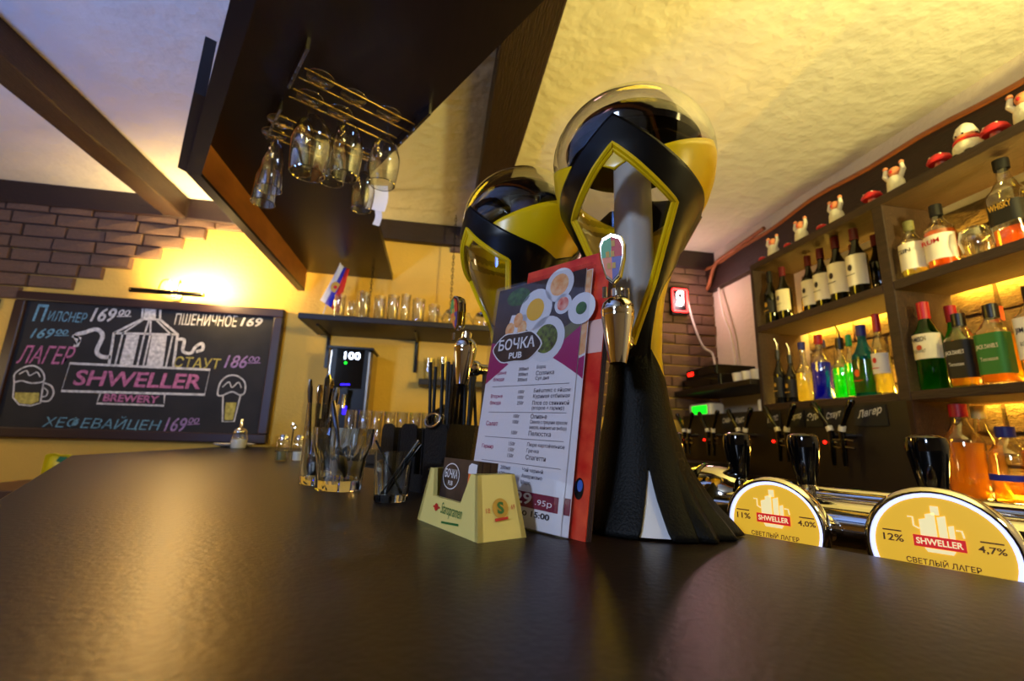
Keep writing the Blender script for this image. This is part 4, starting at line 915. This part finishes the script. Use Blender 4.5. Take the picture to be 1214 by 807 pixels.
for k, mname in enumerate(('flag_white', 'flag_blue', 'flag_red')):
    V = []; n = 8; a0 = k / 3
    for i in range(n + 1):
        for j in range(4): V.append(flagpt(i / n, a0 + j / 9))
    MB().add(V, [(i * 4 + j, i * 4 + j + 1, i * 4 + 5 + j, i * 4 + 4 + j) for i in range(n) for j in range(3)]).build('stripe', mname, fl, smooth=True, solid=.001)
eg = MB(); c = flagpt(.55, .5) + Vector((0, -.012, 0))
eg.disc(0, 0, .028, Matrix.Translation(c) @ Matrix.Rotation(PI / 2, 4, 'X'), 0, .034).mi(1).disc(0, 0, .011, Matrix.Translation(c + Vector((0, -.002, 0))) @ Matrix.Rotation(PI / 2, 4, 'X')).build('flag_emblem', ['gold', 'red'], fl)
RM = Matrix.Translation(flagpt(.93, .80) + Vector((0, -.016, 0))) @ Matrix.Rotation(rad(-60), 4, 'Y') @ Matrix.Rotation(PI / 2, 4, 'X')
MB().text('РОССИЯ', 0, -.012, .15, .024, RM, bold=.02).build('flag_lettering', 'gold', fl)
def tumbler(name, loc, r, h, label, group, cat='glass', m='thin_glass'):
    return tag(MB().lathe([(0, .001), (r * .85, .001), (r * .9, .004), (r, h), (r * .95, h), (r * .86, .01), (0, .01)], 20).build(name, m, smooth=True, loc=loc), label, cat, group)
ordn = ['first', 'second', 'third', 'fourth', 'fifth', 'sixth', 'seventh', 'eighth', 'ninth', 'tenth', 'eleventh', 'twelfth']
for k, (x, y, r, h) in enumerate(((-.555, 2.50, .030, .13), (-.50, 2.58, .030, .12), (-.425, 2.50, .033, .15), (-.345, 2.52, .034, .145), (-.27, 2.50, .033, .15), (-.205, 2.53, .028, .17), (-.13, 2.50, .036, .14), (-.045, 2.56, .034, .13))):
    tumbler('highball_glass', (x, y, 1.802), r, h, ordn[k] + ' clear glass from the flag along the wall shelf', 'glasses on the wall shelf')
tg = empty('stemmed_glass', (-.47, 2.70, 1.802), 0, 'tall stemmed beer glass just right of the flag on the shelf', 'glass')
MB().lathe([(0, 0), (.034, 0), (.032, .004), (.006, .010), (.005, .05)], 20).build('stem', 'thin_glass', tg, smooth=True)
MB().lathe([(.005, .05), (.03, .07), (.040, .14), (.036, .22), (.034, .22), (.038, .14)], 20).build('bowl', 'thin_glass', tg, smooth=True)
for k, (x, y) in enumerate(((.06, 2.52), (.235, 2.54), (.42, 2.55), (.60, 2.55))):
    tp = empty('glass_teapot', (x, y, 1.802), .4, ['left glass teapot with metal lid on the wall shelf', 'middle glass teapot with metal lid on the wall shelf', 'glass teapot on the wall shelf partly behind the menu', 'farthest right glass teapot on the wall shelf behind towers'][k], 'teapot', 'glass teapots on the wall shelf')
    MB().lathe([(0, .001), (.035, .001), (.055, .02), (.060, .045), (.050, .075), (.036, .088)], 24).build('pot', 'thin_glass', tp, smooth=True)
    ld = MB().lathe([(.038, .086), (.039, .092), (.030, .100), (.010, .105), (0, .106)], 24).build('lid', 'steel', tp, smooth=True)
    MB().ball((0, 0, .112), .008).build('lid_knob', 'steel', ld, smooth=True)
    MB().tube(catmull([(.050, 0, .078), (.085, 0, .085), (.095, 0, .055), (.058, 0, .025)]), .005, 8).build('handle', 'thin_glass', tp, smooth=True)
    MB().tube(catmull([(-.056, 0, .035), (-.080, 0, .060), (-.092, 0, .085)]), [.010] * 6 + [.009] * 6 + [.006], 8).build('spout', 'thin_glass', tp, smooth=True)
sm = tag(MB().box(0, .55, -.15, 0, 0, .035).build('small_shelf', 'shelf_dark', loc=(-0.109, WY - .002, 1.485), bevel=.003), 'short dark wall shelf below the long glass shelf', 'shelf')
for k, (x, r, h) in enumerate(((-.055, .035, .13), (.03, .040, .14), (.12, .038, .13))):
    tumbler('glass_jar', (x, 2.765, 1.521), r, h, ['left', 'middle', 'right'][k] + ' clear jar on the short wall shelf', 'jars on the short shelf', 'jar')
# back worktop, boiler, pot, row of glasses
wt = empty('back_worktop', (-0.455, 2.20, 0), 0, 'dark worktop below the wall shelf against the back wall', 'worktop')
MB().box(0, 2.0, 0, .645, 1.06, TOP).build('worktop', 'shelf_dark', wt); MB().box(.0, 1.99, .03, .645, 0, 1.06).build('base_unit', 'shelf_dark', wt)
bo = empty('water_boiler', (-0.60, 2.58, TOP + .0005), 0, 'stainless water boiler with lit 100 display under the shelf', 'boiler')
MB().cbox(0, .235, 0, .22, .0, .55, .012).build('body', 'steel', bo, smooth=20)
MB().box(-.004, .239, -.012, .224, .55, .562).build('top_cover', 'black_plastic', bo)
MB().box(.018, .212, -.0035, .004, .06, .548).build('front_panel', 'black_plastic', bo)
dp = MB().box(.045, .19, -.006, .004, .33, .548).build('display_panel', 'black_gloss', bo)
MB().text('100', .085, .49, .085, .042, XZ(0, -.0068, 0), bold=.02).build('display_digits', 'digit_white', dp)
MB().disc(.095, .470, .008, XZ(0, -.0068, 0)).build('status_light', 'led_green', dp)
MB().ribbon([(.08, .35), (.13, .352)], .008, XZ(0, -.0068, 0)).build('button_light', 'led_blue', dp)
MB().tube([(.115, 0, .29), (.115, -.05, .29), (.115, -.055, .22)], .012, 12).build('tap', 'chrome', bo, smooth=True); MB().box(.100, .130, -.062, -.048, .295, .33).build('tap_lever', 'black_plastic', bo)
MB().box(.105, .125, -.0065, -.003, .19, .235).build('blue_light', 'led_blue', bo)
MB().box(.02, .215, -.11, 0, 0, .03).build('drip_tray', 'steel_dark', bo)
for k in range(9):
    tumbler('beer_glass', (-0.41 + .062 * k, 2.36 + .02 * (k % 2), TOP + .0005), .028, .205, ordn[k] + ' tall beer glass from the boiler in the row behind the caddy', 'row of beer glasses by the boiler')
pt = empty('steel_pot', (0.04, 2.56, TOP + .0005), 0, 'round steel pot with domed lid behind the straws', 'pot')
MB().lathe([(0, 0), (.07, 0), (.078, .01), (.08, .16)], 32).build('pot_body', 'steel', pt, smooth=True)
ld = MB().lathe([(.083, .16), (.083, .168), (.075, .20), (.05, .232), (.02, .245), (0, .247)], 32).build('lid', 'steel_dark', pt, smooth=True)
MB().ball((0, 0, .256), .012).build('lid_knob', 'black_plastic', ld, smooth=True)
for s in (-1, 1): MB().tube(catmull([(s * .078, 0, .13), (s * .105, 0, .13), (s * .105, 0, .105), (s * .079, 0, .10)]), .005, 8).build('handle', 'steel', pt, smooth=True)

# ================================================================== BOTTLES
def bottle(name, x, y, z, r, h, label, group, body='wine_glass_dark', cap='cap_wine', lab=None, sh=.62, neck=.34, liq=None, fill=.5, square=False, labz=(.12, .48), caph=.18, mark=None, cat='bottle', pour=False):
    t = empty(name, (x, y, z + .0005), 0, label, cat, group)
    nr = r * neck
    P = [(0, .001), (r * .92, .001), (r, .006), (r, h * sh * .86), (r * .95, h * sh * .93), (r * .72, h * sh), (nr * 1.25, h * (sh + .10)), (nr, h * (sh + .16)), (nr, h * .94), (nr * 1.12, h * .945), (nr * 1.12, h * .985)]
    n = 24
    def sqr(mb):
        if square:
            V = []
            for a, b, c in mb.v:
                rr = math.hypot(a, b)
                if rr > nr * 1.3:
                    th = math.atan2(b, a); k = 1 / max(abs(math.cos(th)), abs(math.sin(th))); k = min(k, 1.22) * .86; a, b = a * k, b * k
                V.append((a, b, c))
            mb.v = V
        return mb
    sqr(MB().lathe(P, n)).build('glass', body, t, smooth=True)
    if liq: sqr(MB().lathe([(0, .008), (r * .90, .008), (r * .93, .012), (r * .93, h * min(fill, sh * .86)), (0, h * min(fill, sh * .86))], n)).build('liquid', liq, t, smooth=True)
    if cap: MB().lathe([(nr * 1.22, h * (1 - caph)), (nr * 1.24, h * .995), (nr * 1.05, h), (0, h)], 18).build('cap', cap, t, smooth=True)
    if pour: MB().tube([(0, 0, h), (0, 0, h + .03), (-.012, .0, h + .06)], [nr * .5, nr * .35, nr * .25], 8).build('pourer', 'steel', t, smooth=True)
    if lab:
        k = 1.012
        lb = sqr(MB().lathe([(r * k, h * labz[0]), (r * k, h * labz[1])], 20, None, rad(90), rad(270))).build('paper_label', lab, t, smooth=True)
        if mark:
            F = Matrix(((0, 0, -1, -r * k * (1.0 if not square else .87) - .0012), (-1, 0, 0, 0), (0, 1, 0, h * (labz[0] + labz[1]) / 2), (0, 0, 0, 1)))
            if mark[0] == 'crest': MB().disc(0, .012, r * .26, F, 0, r * .36).ribbon([(-r * .5, -.018), (r * .5, -.018)], .003, F).build('label_print', mark[1], lb)
            else:
                m_ = MB().text(mark[0], -r * .62, .012, r * 1.24, min(.022, h * .07), F, bold=.02)
                if len(mark) > 2: m_.text(mark[2], -r * .5, -.022, r * 1.0, .012, F)
                if len(mark) > 3: m_.mi(1).disc(0, -.004, r * .22, F)
                m_.build('label_print', [mark[1], 'cap_red'], lb)
    return t
S1z, S2z, S0z = 1.80, 1.397, 1.05
gw = 'wine bottles on the upper shelf'
bottle('wine_bottle', 1.672, 1.972, S1z, .033, .285, 'dark wine bottle with gold band at left end of upper shelf', gw, cap='cap_black', lab='label_black', labz=(.2, .42), caph=.22, mark=('crest', 'gold'))
bottle('wine_bottle', 1.690, 1.905, S1z, .036, .285, 'dark wine bottle with cream label, second on upper shelf', gw, lab='label_cream', labz=(.18, .56), mark=('crest', 'ink_grey'))
bottle('wine_bottle', 1.71, 1.765, S1z, .035, .290, 'dark wine bottle with pale label, third on upper shelf', gw, lab='label_white', labz=(.14, .56), mark=('crest', 'ink'))
bottle('wine_bottle', 1.70, 1.682, S1z, .037, .292, 'dark wine bottle with pale label, fourth on upper shelf', gw, lab='label_white', labz=(.14, .56), mark=('crest', 'ink'))
bottle('wine_bottle', 1.69, 1.590, S1z, .039, .305, 'largest dark wine bottle with pale label, middle right of upper shelf', gw, lab='label_white', labz=(.14, .58), mark=('crest', 'ink'))
bottle('wine_bottle', 1.675, 1.485, S1z, .039, .295, 'dark wine bottle with pale label beside the upright', gw, lab='label_white', labz=(.14, .58), mark=('crest', 'ink'))
bottle('wine_bottle', 1.79, 1.60, S1z, .036, .285, 'dark wine bottle in the rear row behind the largest one', gw)
bottle('wine_bottle', 1.80, 1.505, S1z, .036, .290, 'dark wine bottle in the rear row near the upright', gw)
bottle('liqueur_bottle', 1.77, 1.845, S1z, .030, .19, 'squat clear bottle of yellow liqueur between wine bottles', None, 'thin_glass', 'gold', liq='yellow_liquor', fill=.6)
gl_ = 'liquor bottles on the middle shelf'
bottle('liquor_bottle', 1.678, 1.972, S2z, .028, .27, 'slim dark bottle with steel pourer at left end of middle shelf', gl_, 'dark_bottle', 'cap_black', pour=True, lab='label_black', mark=('crest', 'gold'))
bottle('liquor_bottle', 1.69, 1.910, S2z, .030, .235, 'dark bottle with gold print and pourer on middle shelf', gl_, 'dark_bottle', 'cap_black', pour=True, lab='label_black', mark=('crest', 'gold'))
bottle('liquor_bottle', 1.70, 1.842, S2z, .037, .285, 'clear bottle of pale spirit left of the blue liqueur', gl_, 'thin_glass', 'cap_blue', liq='pale_liquor', fill=.5, sh=.55, caph=.12)
bottle('liquor_bottle', 1.70, 1.745, S2z, .040, .30, 'vivid blue liqueur bottle with red cap on middle shelf', gl_, 'thin_glass', 'cap_red', liq='blue_liquor', fill=.62, sh=.66, caph=.14)
bottle('liquor_bottle', 1.80, 1.83, S2z, .034, .30, 'clear bottle with dark cap in the rear row', gl_, 'thin_glass', 'cap_blue', liq='pale_liquor', fill=.5, caph=.12)
bottle('liquor_bottle', 1.71, 1.648, S2z, .038, .265, 'round bottle of bright green liqueur with pourer', gl_, 'thin_glass', 'cap_black', liq='green_liquor', fill=.5, sh=.58, pour=True)
bottle('liquor_bottle', 1.69, 1.585, S2z, .026, .265, 'slim bottle of bright green liqueur beside the frosted one', gl_, 'thin_glass', 'green', liq='green_liquor', fill=.6)
bottle('liquor_bottle', 1.685, 1.520, S2z, .042, .29, 'frosted yellow and blue coconut bottle with blue cap', gl_, 'frost_blue', 'cap_blue', liq='frost_yellow', fill=.6, sh=.62, lab='frost_yellow', labz=(.05, .5), mark=('crest', 'orange'), caph=.16)
bottle('liquor_bottle', 1.672, 1.440, S2z, .030, .315, 'tall clear vodka bottle with red cap beside the upright', gl_, 'thin_glass', 'cap_red', liq='pale_liquor', fill=.5, lab='label_white', labz=(.25, .5), mark=('crest', 'red'), caph=.22)
bottle('spirit_bottle', 1.665, 1.262, S1z, .038, .215, 'clear bottle with white label and cork by the upright', 'spirits on the right upper shelf', 'thin_glass', 'print_table', lab='label_white', labz=(.12, .58), sh=.66, liq='pale_liquor', fill=.3, mark=('GIN', 'ink'))
bottle('spirit_bottle', 1.675, 1.175, S1z, .044, .235, 'amber rum bottle with black cap and white label', 'spirits on the right upper shelf', 'thin_glass', 'cap_black', lab='label_white', labz=(.12, .50), sh=.66, liq='cognac', fill=.60, mark=('RUM', 'red'))
bottle('spirit_bottle', 1.685, 0.985, S1z, .046, .290, 'tall clear whisky bottle with black label at the right edge', 'spirits on the right upper shelf', 'thin_glass', 'cap_black', lab='label_black', labz=(.25, .48), sh=.66, liq='cognac', fill=.2, square=True, mark=('WHISKY', 'gold'), caph=.12)
for k, (x, y, r, h) in enumerate(((1.68, 1.080, .043, .115), (1.76, 1.085, .042, .10), (1.76, 0.985, .040, .10))):
    tag(MB().lathe([(r * .62, 0.0005), (r * .80, h * .2), (r, h * .55), (r * .85, h * .85), (r * .4, h * .97), (.004, h), (.003, h - .003), (r * .38, h * .94), (r * .82, h * .83), (r * .96, h * .55)], 24).build('brandy_snifter', 'thin_glass', smooth=True, loc=(x, y, S1z)), ['large upturned brandy snifter beside the amber rum bottle', 'upturned brandy snifter behind the large snifter', 'upturned snifter behind the tall whisky bottle'][k], 'glass', 'upturned snifters on the shelf')
gj = 'whiskies on the right middle shelf'
bottle('whisky_bottle', 1.668, 1.262, S2z, .041, .310, 'green glass whiskey bottle with cream label and red cap', gj, 'green_glass', 'cap_red', lab='label_cream', labz=(.34, .62), sh=.68, mark=('JAMESON', 'ink', 'IRISH WHISKEY', 1), liq=None, caph=.2)
bottle('whisky_bottle', 1.76, 1.245, S2z, .038, .300, 'green whiskey bottle with red cap in the rear row', gj, 'green_glass', 'cap_red', caph=.2)
bottle('whisky_bottle', 1.680, 1.170, S2z, .043, .245, 'square whiskey bottle with black label', gj, 'thin_glass', 'cap_black', lab='label_black', labz=(.12, .62), sh=.70, liq='amber', fill=.62, square=True, mark=("JACK DANIEL'S", 'label_white', 'Tennessee', ))
bottle('whisky_bottle', 1.675, 1.077, S2z, .045, .250, 'square whiskey bottle with green label', gj, 'thin_glass', 'cap_black', lab='label_green', labz=(.12, .62), sh=.70, liq='amber', fill=.62, square=True, mark=("JACK DANIEL'S", 'label_cream', 'Tennessee'))
bottle('whisky_bottle', 1.77, 1.125, S2z, .042, .262, 'square whiskey bottle with orange neck band in rear row', gj, 'thin_glass', 'label_orange', sh=.70, liq='amber', fill=.62, square=True)
bottle('whisky_bottle', 1.672, 0.972, S2z, .046, .275, 'bourbon bottle with white label and red seal', gj, 'thin_glass', 'cap_black', lab='label_white', labz=(.22, .66), sh=.72, liq='amber', fill=.66, square=True, mark=('JIM BEAM', 'ink', 'BOURBON', 1))
bottle('whisky_bottle', 1.77, 1.01, S2z, .042, .270, 'dark capped bourbon bottle behind the white label one', gj, 'thin_glass', 'cap_black', sh=.70, liq='yellow_liquor', fill=.6, square=True)
gb = 'large bottles on the back bar cabinet'
bottle('rum_bottle', 1.69, 1.225, S0z, .052, .300, 'large amber bottle with red cap behind the tap handle', gb, 'thin_glass', 'cap_red', liq='amber', fill=.62, sh=.68, neck=.36, caph=.14)
bottle('rum_bottle', 1.69, 1.110, S0z, .050, .225, 'squat clear bottle with blue cap on the back bar cabinet', gb, 'thin_glass', 'cap_blue', liq='amber', fill=.30, sh=.72, neck=.36, lab='blue', labz=(.30, .38), caph=.14)
bottle('rum_bottle', 1.79, 1.085, S0z, .052, .270, 'amber bottle with blue cap in the back row of the cabinet', gb, 'thin_glass', 'cap_blue', liq='cognac', fill=.62, sh=.68, caph=.14)
bottle('rum_bottle', 1.69, 1.000, S0z, .050, .240, 'amber bottle at the right edge of the cabinet top', gb, 'thin_glass', 'cap_red', liq='cognac', fill=.62, sh=.70, caph=.14)
bottle('rum_bottle', 1.80, 1.245, S0z, .046, .300, 'amber bottle with pale stopper in the back row', gb, 'thin_glass', 'ivory_plastic', liq='amber', fill=.60, sh=.66, caph=.14)

# ================================================================== FIGURINES ON TOP OF THE SHELVING
ZT = 2.142
def reveller(y, s, rz, label):
    t = empty('figurine', (1.68, y, ZT + .0003), rz, label, 'figurine', 'clay figurines along the shelving top')
    MB().lathe([(0, 0), (.022 * s, 0), (.027 * s, .02 * s), (.025 * s, .05 * s), (.017 * s, .070 * s), (0, .075 * s)], 16).build('smock', 'cloth_white', t, smooth=True)
    hd = MB().ball((0, -.002, .088 * s), .019 * s, 14, 10).build('head', 'skin_clay', t, smooth=True)
    MB().ball((-.017 * s, 0, .086 * s), .0055 * s).build('nose', 'red', hd, smooth=True)
    for k in (-1, 1):
        a = MB().tube([(0, k * .016 * s, .060 * s), (-.002, k * .030 * s, .085 * s), (0, k * .026 * s, .108 * s)], [.008 * s, .008 * s, .006 * s], 8).build('arm', 'cloth_white', t, smooth=True)
        MB().ball((0, k * .026 * s, .113 * s), .008 * s).build('hand', 'skin_clay', a, smooth=True)
        MB().ball((-.014 * s, k * .014 * s, .007 * s), .010 * s, sq=(1.5, 1, .68)).build('boot', 'clay_brown', t, smooth=True)
def mushroom(y, s, label, x=1.67):
    t = empty('clay_mushroom', (x, y, ZT + .0003), 0, label, 'figurine', 'red clay mushrooms along the shelving top')
    MB().lathe([(0, 0), (.017 * s, 0), (.014 * s, .02 * s), (.012 * s, .035 * s)], 14).build('stalk', 'print_red', t, smooth=True)
    cp = MB().lathe([(.010 * s, .030 * s), (.030 * s, .030 * s), (.034 * s, .036 * s), (.028 * s, .050 * s), (.014 * s, .060 * s), (0, .062 * s)], 18).build('cap', 'mushroom_red', t, smooth=True)
    for a in (0, 1.3, 2.6, 3.9, 5.2): MB().ball((.024 * s * math.cos(a), .024 * s * math.sin(a), .051 * s), .004 * s, 8, 6).build('spot', 'cloth_white', cp)
reveller(1.935, 1.05, .1, 'clay man in white smock at the far left of the shelving top')
reveller(1.750, 1.10, 0, 'second clay man in white smock from the left, arms raised')
reveller(1.555, 1.10, -.1, 'third clay man in white smock from the left, arms raised')
reveller(1.292, 1.10, .1, 'clay man with both arms raised between two red mushrooms')
reveller(0.900, 1.10, 0, 'clay man in white smock at the right edge of the shelving top')
mushroom(2.005, .62, 'small red mushroom at the far left of the shelving top'); mushroom(1.825, .62, 'small red mushroom beside the second clay man'); mushroom(1.625, .66, 'small red mushroom beside the third clay man')
mushroom(1.382, 1.05, 'red clay mushroom above the shelf upright'); mushroom(1.132, 1.05, 'red clay mushroom left of the bearded gnome'); mushroom(0.972, 1.05, 'red clay mushroom right of the bearded gnome')
gn = empty('gnome', (1.68, 1.052, ZT + .0003), 0, 'stout white capped gnome figurine with red scarf on shelving top', 'figurine')
MB().lathe([(0, 0), (.032, 0), (.040, .02), (.038, .045), (.028, .062), (0, .066)], 20).build('body', 'cloth_white', gn, smooth=True)
hd = MB().ball((-.004, 0, .074), .027, 16, 10).build('head', 'skin_clay', gn, smooth=True)
MB().lathe([(.031, .078), (.030, .090), (.022, .112), (.010, .124), (0, .127)], 18).build('cap', 'cloth_white', gn, smooth=True)
MB().lathe([(.030, .054), (.036, .058), (.034, .066), (.029, .066)], 20).build('scarf', 'red', gn, smooth=True)
MB().ball((-.024, 0, .060), .016, sq=(.6, 1.1, 1)).build('beard', 'gold', hd, smooth=True)
for k in (-1, 1): MB().ball((-.029, k * .010, .080), .0035, 8, 6).build('eye', 'black_gloss', hd); MB().ball((-.026, k * .018, .010), .013, sq=(1.3, 1, .7)).build('boot', 'black_plastic', gn, smooth=True)

# ================================================================== WALL TAPS, LABEL CARDS
def wall_tap(y, lean, label):
    t = empty('wall_tap', (1.598, y, 1.245), 0, label, 'beer tap', 'beer taps on the dark wall panel')
    MB().tube([(0, 0, 0), (-.05, 0, 0)], .012, 12).build('shank', 'steel', t, smooth=True)
    MB().tube([(-.055, 0, .018), (-.055, 0, -.05), (-.055, 0, -.115)], [.012, .011, .007], 12).build('spout', 'black_gloss', t, smooth=True)
    MB().tube([(-.055, 0, .016), (-.056, lean * .06, .034)], .0125, 12).build('collar', 'white_plastic', t, smooth=True)
    MB().tube([(-.056, lean * .06, .034), (-.060, lean * .32, .075), (-.062, lean * .62, .125), (-.062, lean * .66, .133)], [.007, .010, .0135, .008], 10).build('lever', 'black_gloss', t, smooth=True)
    for z in (-.018, -.045): MB().tube([(-.055, -.012, z), (-.058, -.05, z - .004)], .005, 8).build('flow_valve', 'steel', t, smooth=True)
    MB().ball((-.066, .022, -.028), .0065, 8, 6).build('temperature_light', 'led_red' if lean > 0 else 'steel_dark', t)
nm = ['nearest', 'second', 'third', 'fourth', 'farthest']
for k, y in enumerate((1.545, 1.825, 2.10, 2.37, 2.62)):
    wall_tap(y - .022, -.10, nm[k] + ' pair of wall taps, right tap with lever leaning right'); wall_tap(y + .028, .10, nm[k] + ' pair of wall taps, left tap with lever leaning left')
words = ['Лагер', 'Стаут', 'Эль', 'Портер', 'Пилс', 'Квас', 'Сидр']
for k, y in enumerate((1.445, 1.60, 1.70, 1.80, 1.94, 2.18, 2.29)):
    o = empty('price_card', (1.5925, y, 1.318), 0, ordn[k] + ' small chalk price card from the upright on the tap panel', 'card', 'chalk cards on the tap panel')
    wd = .062 if k == 0 else .045
    MB().box(0, .006, -wd, wd, -.038, .038).build('slate', 'board_black', o)
    F = Matrix(((0, 0, -1, -.0008), (-1, 0, 0, 0), (0, 1, 0, 0), (0, 0, 0, 1)))
    MB().text(words[k], -wd * .8, -.016, wd * 1.6, .034, F, shear=.3, bold=.02, slope=.18).build('chalk_word', 'chalk_white', o)

# ================================================================== CORNER SHELF WITH DEVICES, CABLES, NEON
cs = tag(MB().box(1.58, WX - .002, 2.06, WY - .04, 1.50, 1.53).build('corner_shelf', 'shelf_dark', bevel=.003), 'dark corner shelf carrying black players and white cups', 'shelf')
for k, (x0, x1, y0, y1, z0, z1, lab) in enumerate(((1.62, 1.90, 2.36, 2.78, 1.531, 1.60, 'lower black audio player on the corner shelf'), (1.64, 1.90, 2.42, 2.76, 1.601, 1.665, 'upper black audio player with red light'))):
    t = empty('audio_player', ((x0 + x1) / 2, (y0 + y1) / 2, z0), 0, lab, 'player', 'stacked players'); a, b, c = (x1 - x0) / 2, (y1 - y0) / 2, z1 - z0
    MB().box(-a, a, -b, b, .004, c).build('case', 'black_plastic', t, bevel=.004); MB().box(-a - .003, -a, -b + .02, b - .02, .012, c - .01).build('front_plate', 'black_gloss', t)
    for s in (-.6, .6): MB().box(-a * .7, -a * .5, b * s - .01, b * s + .01, 0, .005).build('rubber_foot', 'black_matte', t); 
    if k: MB().box(-a - .006, -a - .003, b * .45, b * .80, c * .35, c * .72).build('power_light', 'led_red', t)
for k, y in enumerate((2.10, 2.175, 2.25)):
    c = tag(MB().lathe([(0, .0), (.024, .0), (.032, .015), (.036, .055), (.033, .055), (.028, .016), (0, .008)], 20).build('white_cup', 'white_plastic', smooth=True, loc=(1.66, y, 1.531)), ['white cup nearest the bottle shelving on the corner shelf', 'middle white cup on the corner shelf', 'white cup beside the black audio players'][k], 'cup', 'cups on the corner shelf')
gb_ = empty('green_lit_box', (1.70, 2.66, 1.366), 0, 'small pale box lit bright green under the corner shelf', 'box')
MB().cbox(-.05, .05, -.13, .10, 0, .075, .008).build('case', 'white_plastic', gb_); MB().box(-.053, -.05, -.10, .06, .012, .062).build('green_panel', 'led_green', gb_)
ub = empty('lower_ledge', (1.75, 2.42, 1.05), 0, 'dark ledge cabinet behind the far wall taps', 'cabinet'); MB().box(-.09, .13, -.32, .38, .0005, .31).build('carcass', 'shelf_dark', ub)
tag(MB().lathe([(0, 0), (.02, 0), (.02, .07), (0, .072)], 14).build('white_tin', 'white_plastic', smooth=True, loc=(1.70, 2.14, 1.3605)), 'small white tin on the dark ledge under the corner shelf', 'tin')
ns = empty('neon_sign', (1.630, WY - .075, 2.065), 0, 'small red bordered neon letter sign on the dark brickwork', 'sign')
MB().box(-.06, .06, 0, .035, 0, .20).build('sign_box', 'black_plastic', ns)
rr = [(-.05, .02), (.05, .02), (.055, .03), (.055, .170), (.05, .180), (-.05, .180), (-.055, .170), (-.055, .03)]
MB().tube([(x, -.006, z) for x, z in rr], .007, 8, closed=True).build('neon_border', 'neon_red', ns, smooth=True)
MB().text('Я', -.03, .06, .06, .11, XZ(0, -.004, 0), bold=.03).build('neon_letter', 'neon_white', ns)
lamp('neon_sign_glow', 'POINT', (1.64, WY - .16, 2.17), 4.2, (1.0, 0.60, 0.64), 0.05)
for k, (P, lab) in enumerate((([(1.70, 2.80, 2.20), (1.74, 2.79, 2.0), (1.80, 2.79, 1.85), (1.86, 2.78, 1.80), (1.87, 2.77, 1.67)], 'pale cable looping from the neon sign to the players'), ([(1.90, 2.72, 2.26), (1.88, 2.66, 2.05), (1.895, 2.62, 1.90), (1.90, 2.60, 1.66)], 'pale cable hanging from the plank to the players'))):
    tag(MB().tube(catmull(P), .0075, 8).build('cable', 'cable_white', smooth=True), lab, 'cable')
cv = tag(MB().tube(catmull([(1.865, 2.80, 2.28), (1.845, 2.74, 2.30), (1.845, 2.66, 2.41), (1.86, 2.55, 2.44), (1.862, 2.2, 2.462)]), .013, 8).build('corner_conduit', 'live_edge', smooth=True), 'brown bent conduit along the top of the corner plank', 'conduit')

# ================================================================== HALL TABLE WITH YELLOW PACKET
ht = empty('hall_table', (-1.85, 2.35, 0), 0, 'small wooden table beyond the left end of the bar', 'table')
MB().box(-.12, .20, -.1, .34, .885, .92).build('tabletop', 'table_top', ht, bevel=.004)
for sx_ in (-1, 1):
    for sy_ in (-1, 1): MB().box(.04 + sx_ * .13 - .02, .04 + sx_ * .13 + .02, .12 + sy_ * .19 - .02, .12 + sy_ * .19 + .02, 0, .885).build('leg', 'table_top', ht)
pk = empty('yellow_packet', (-1.79, 2.58, .9205), .2, 'yellow snack packet with green corner beyond the bar edge', 'packet')
mb = MB(); V = []
for j in range(9):
    for i in range(9):
        u, v = i / 8, j / 8; th = .028 * math.sin(PI * u) ** .6 * math.sin(PI * v) ** .6
        V.append((-.03 + .10 * u, -.01 - th, .135 * v * (1 - .15 * abs(u - .4)) + .004 * math.sin(u * 9)))
V += [(x, -2 * -.01 * -1 + (-.02 - y) , z) for x, y, z in V]
mb.add(V, [(o + j * 9 + i, o + j * 9 + i + 1, o + j * 9 + i + 10, o + j * 9 + i + 9) for o in (0, 81) for j in range(8) for i in range(8)]).build('packet_bag', 'packet_yellow', pk, smooth=True)
MB().poly([(.02, .10), (.06, .085), (.06, .118), (.03, .122)], XZ(0, -.041, 0)).build('printed_corner', 'packet_green', pk)
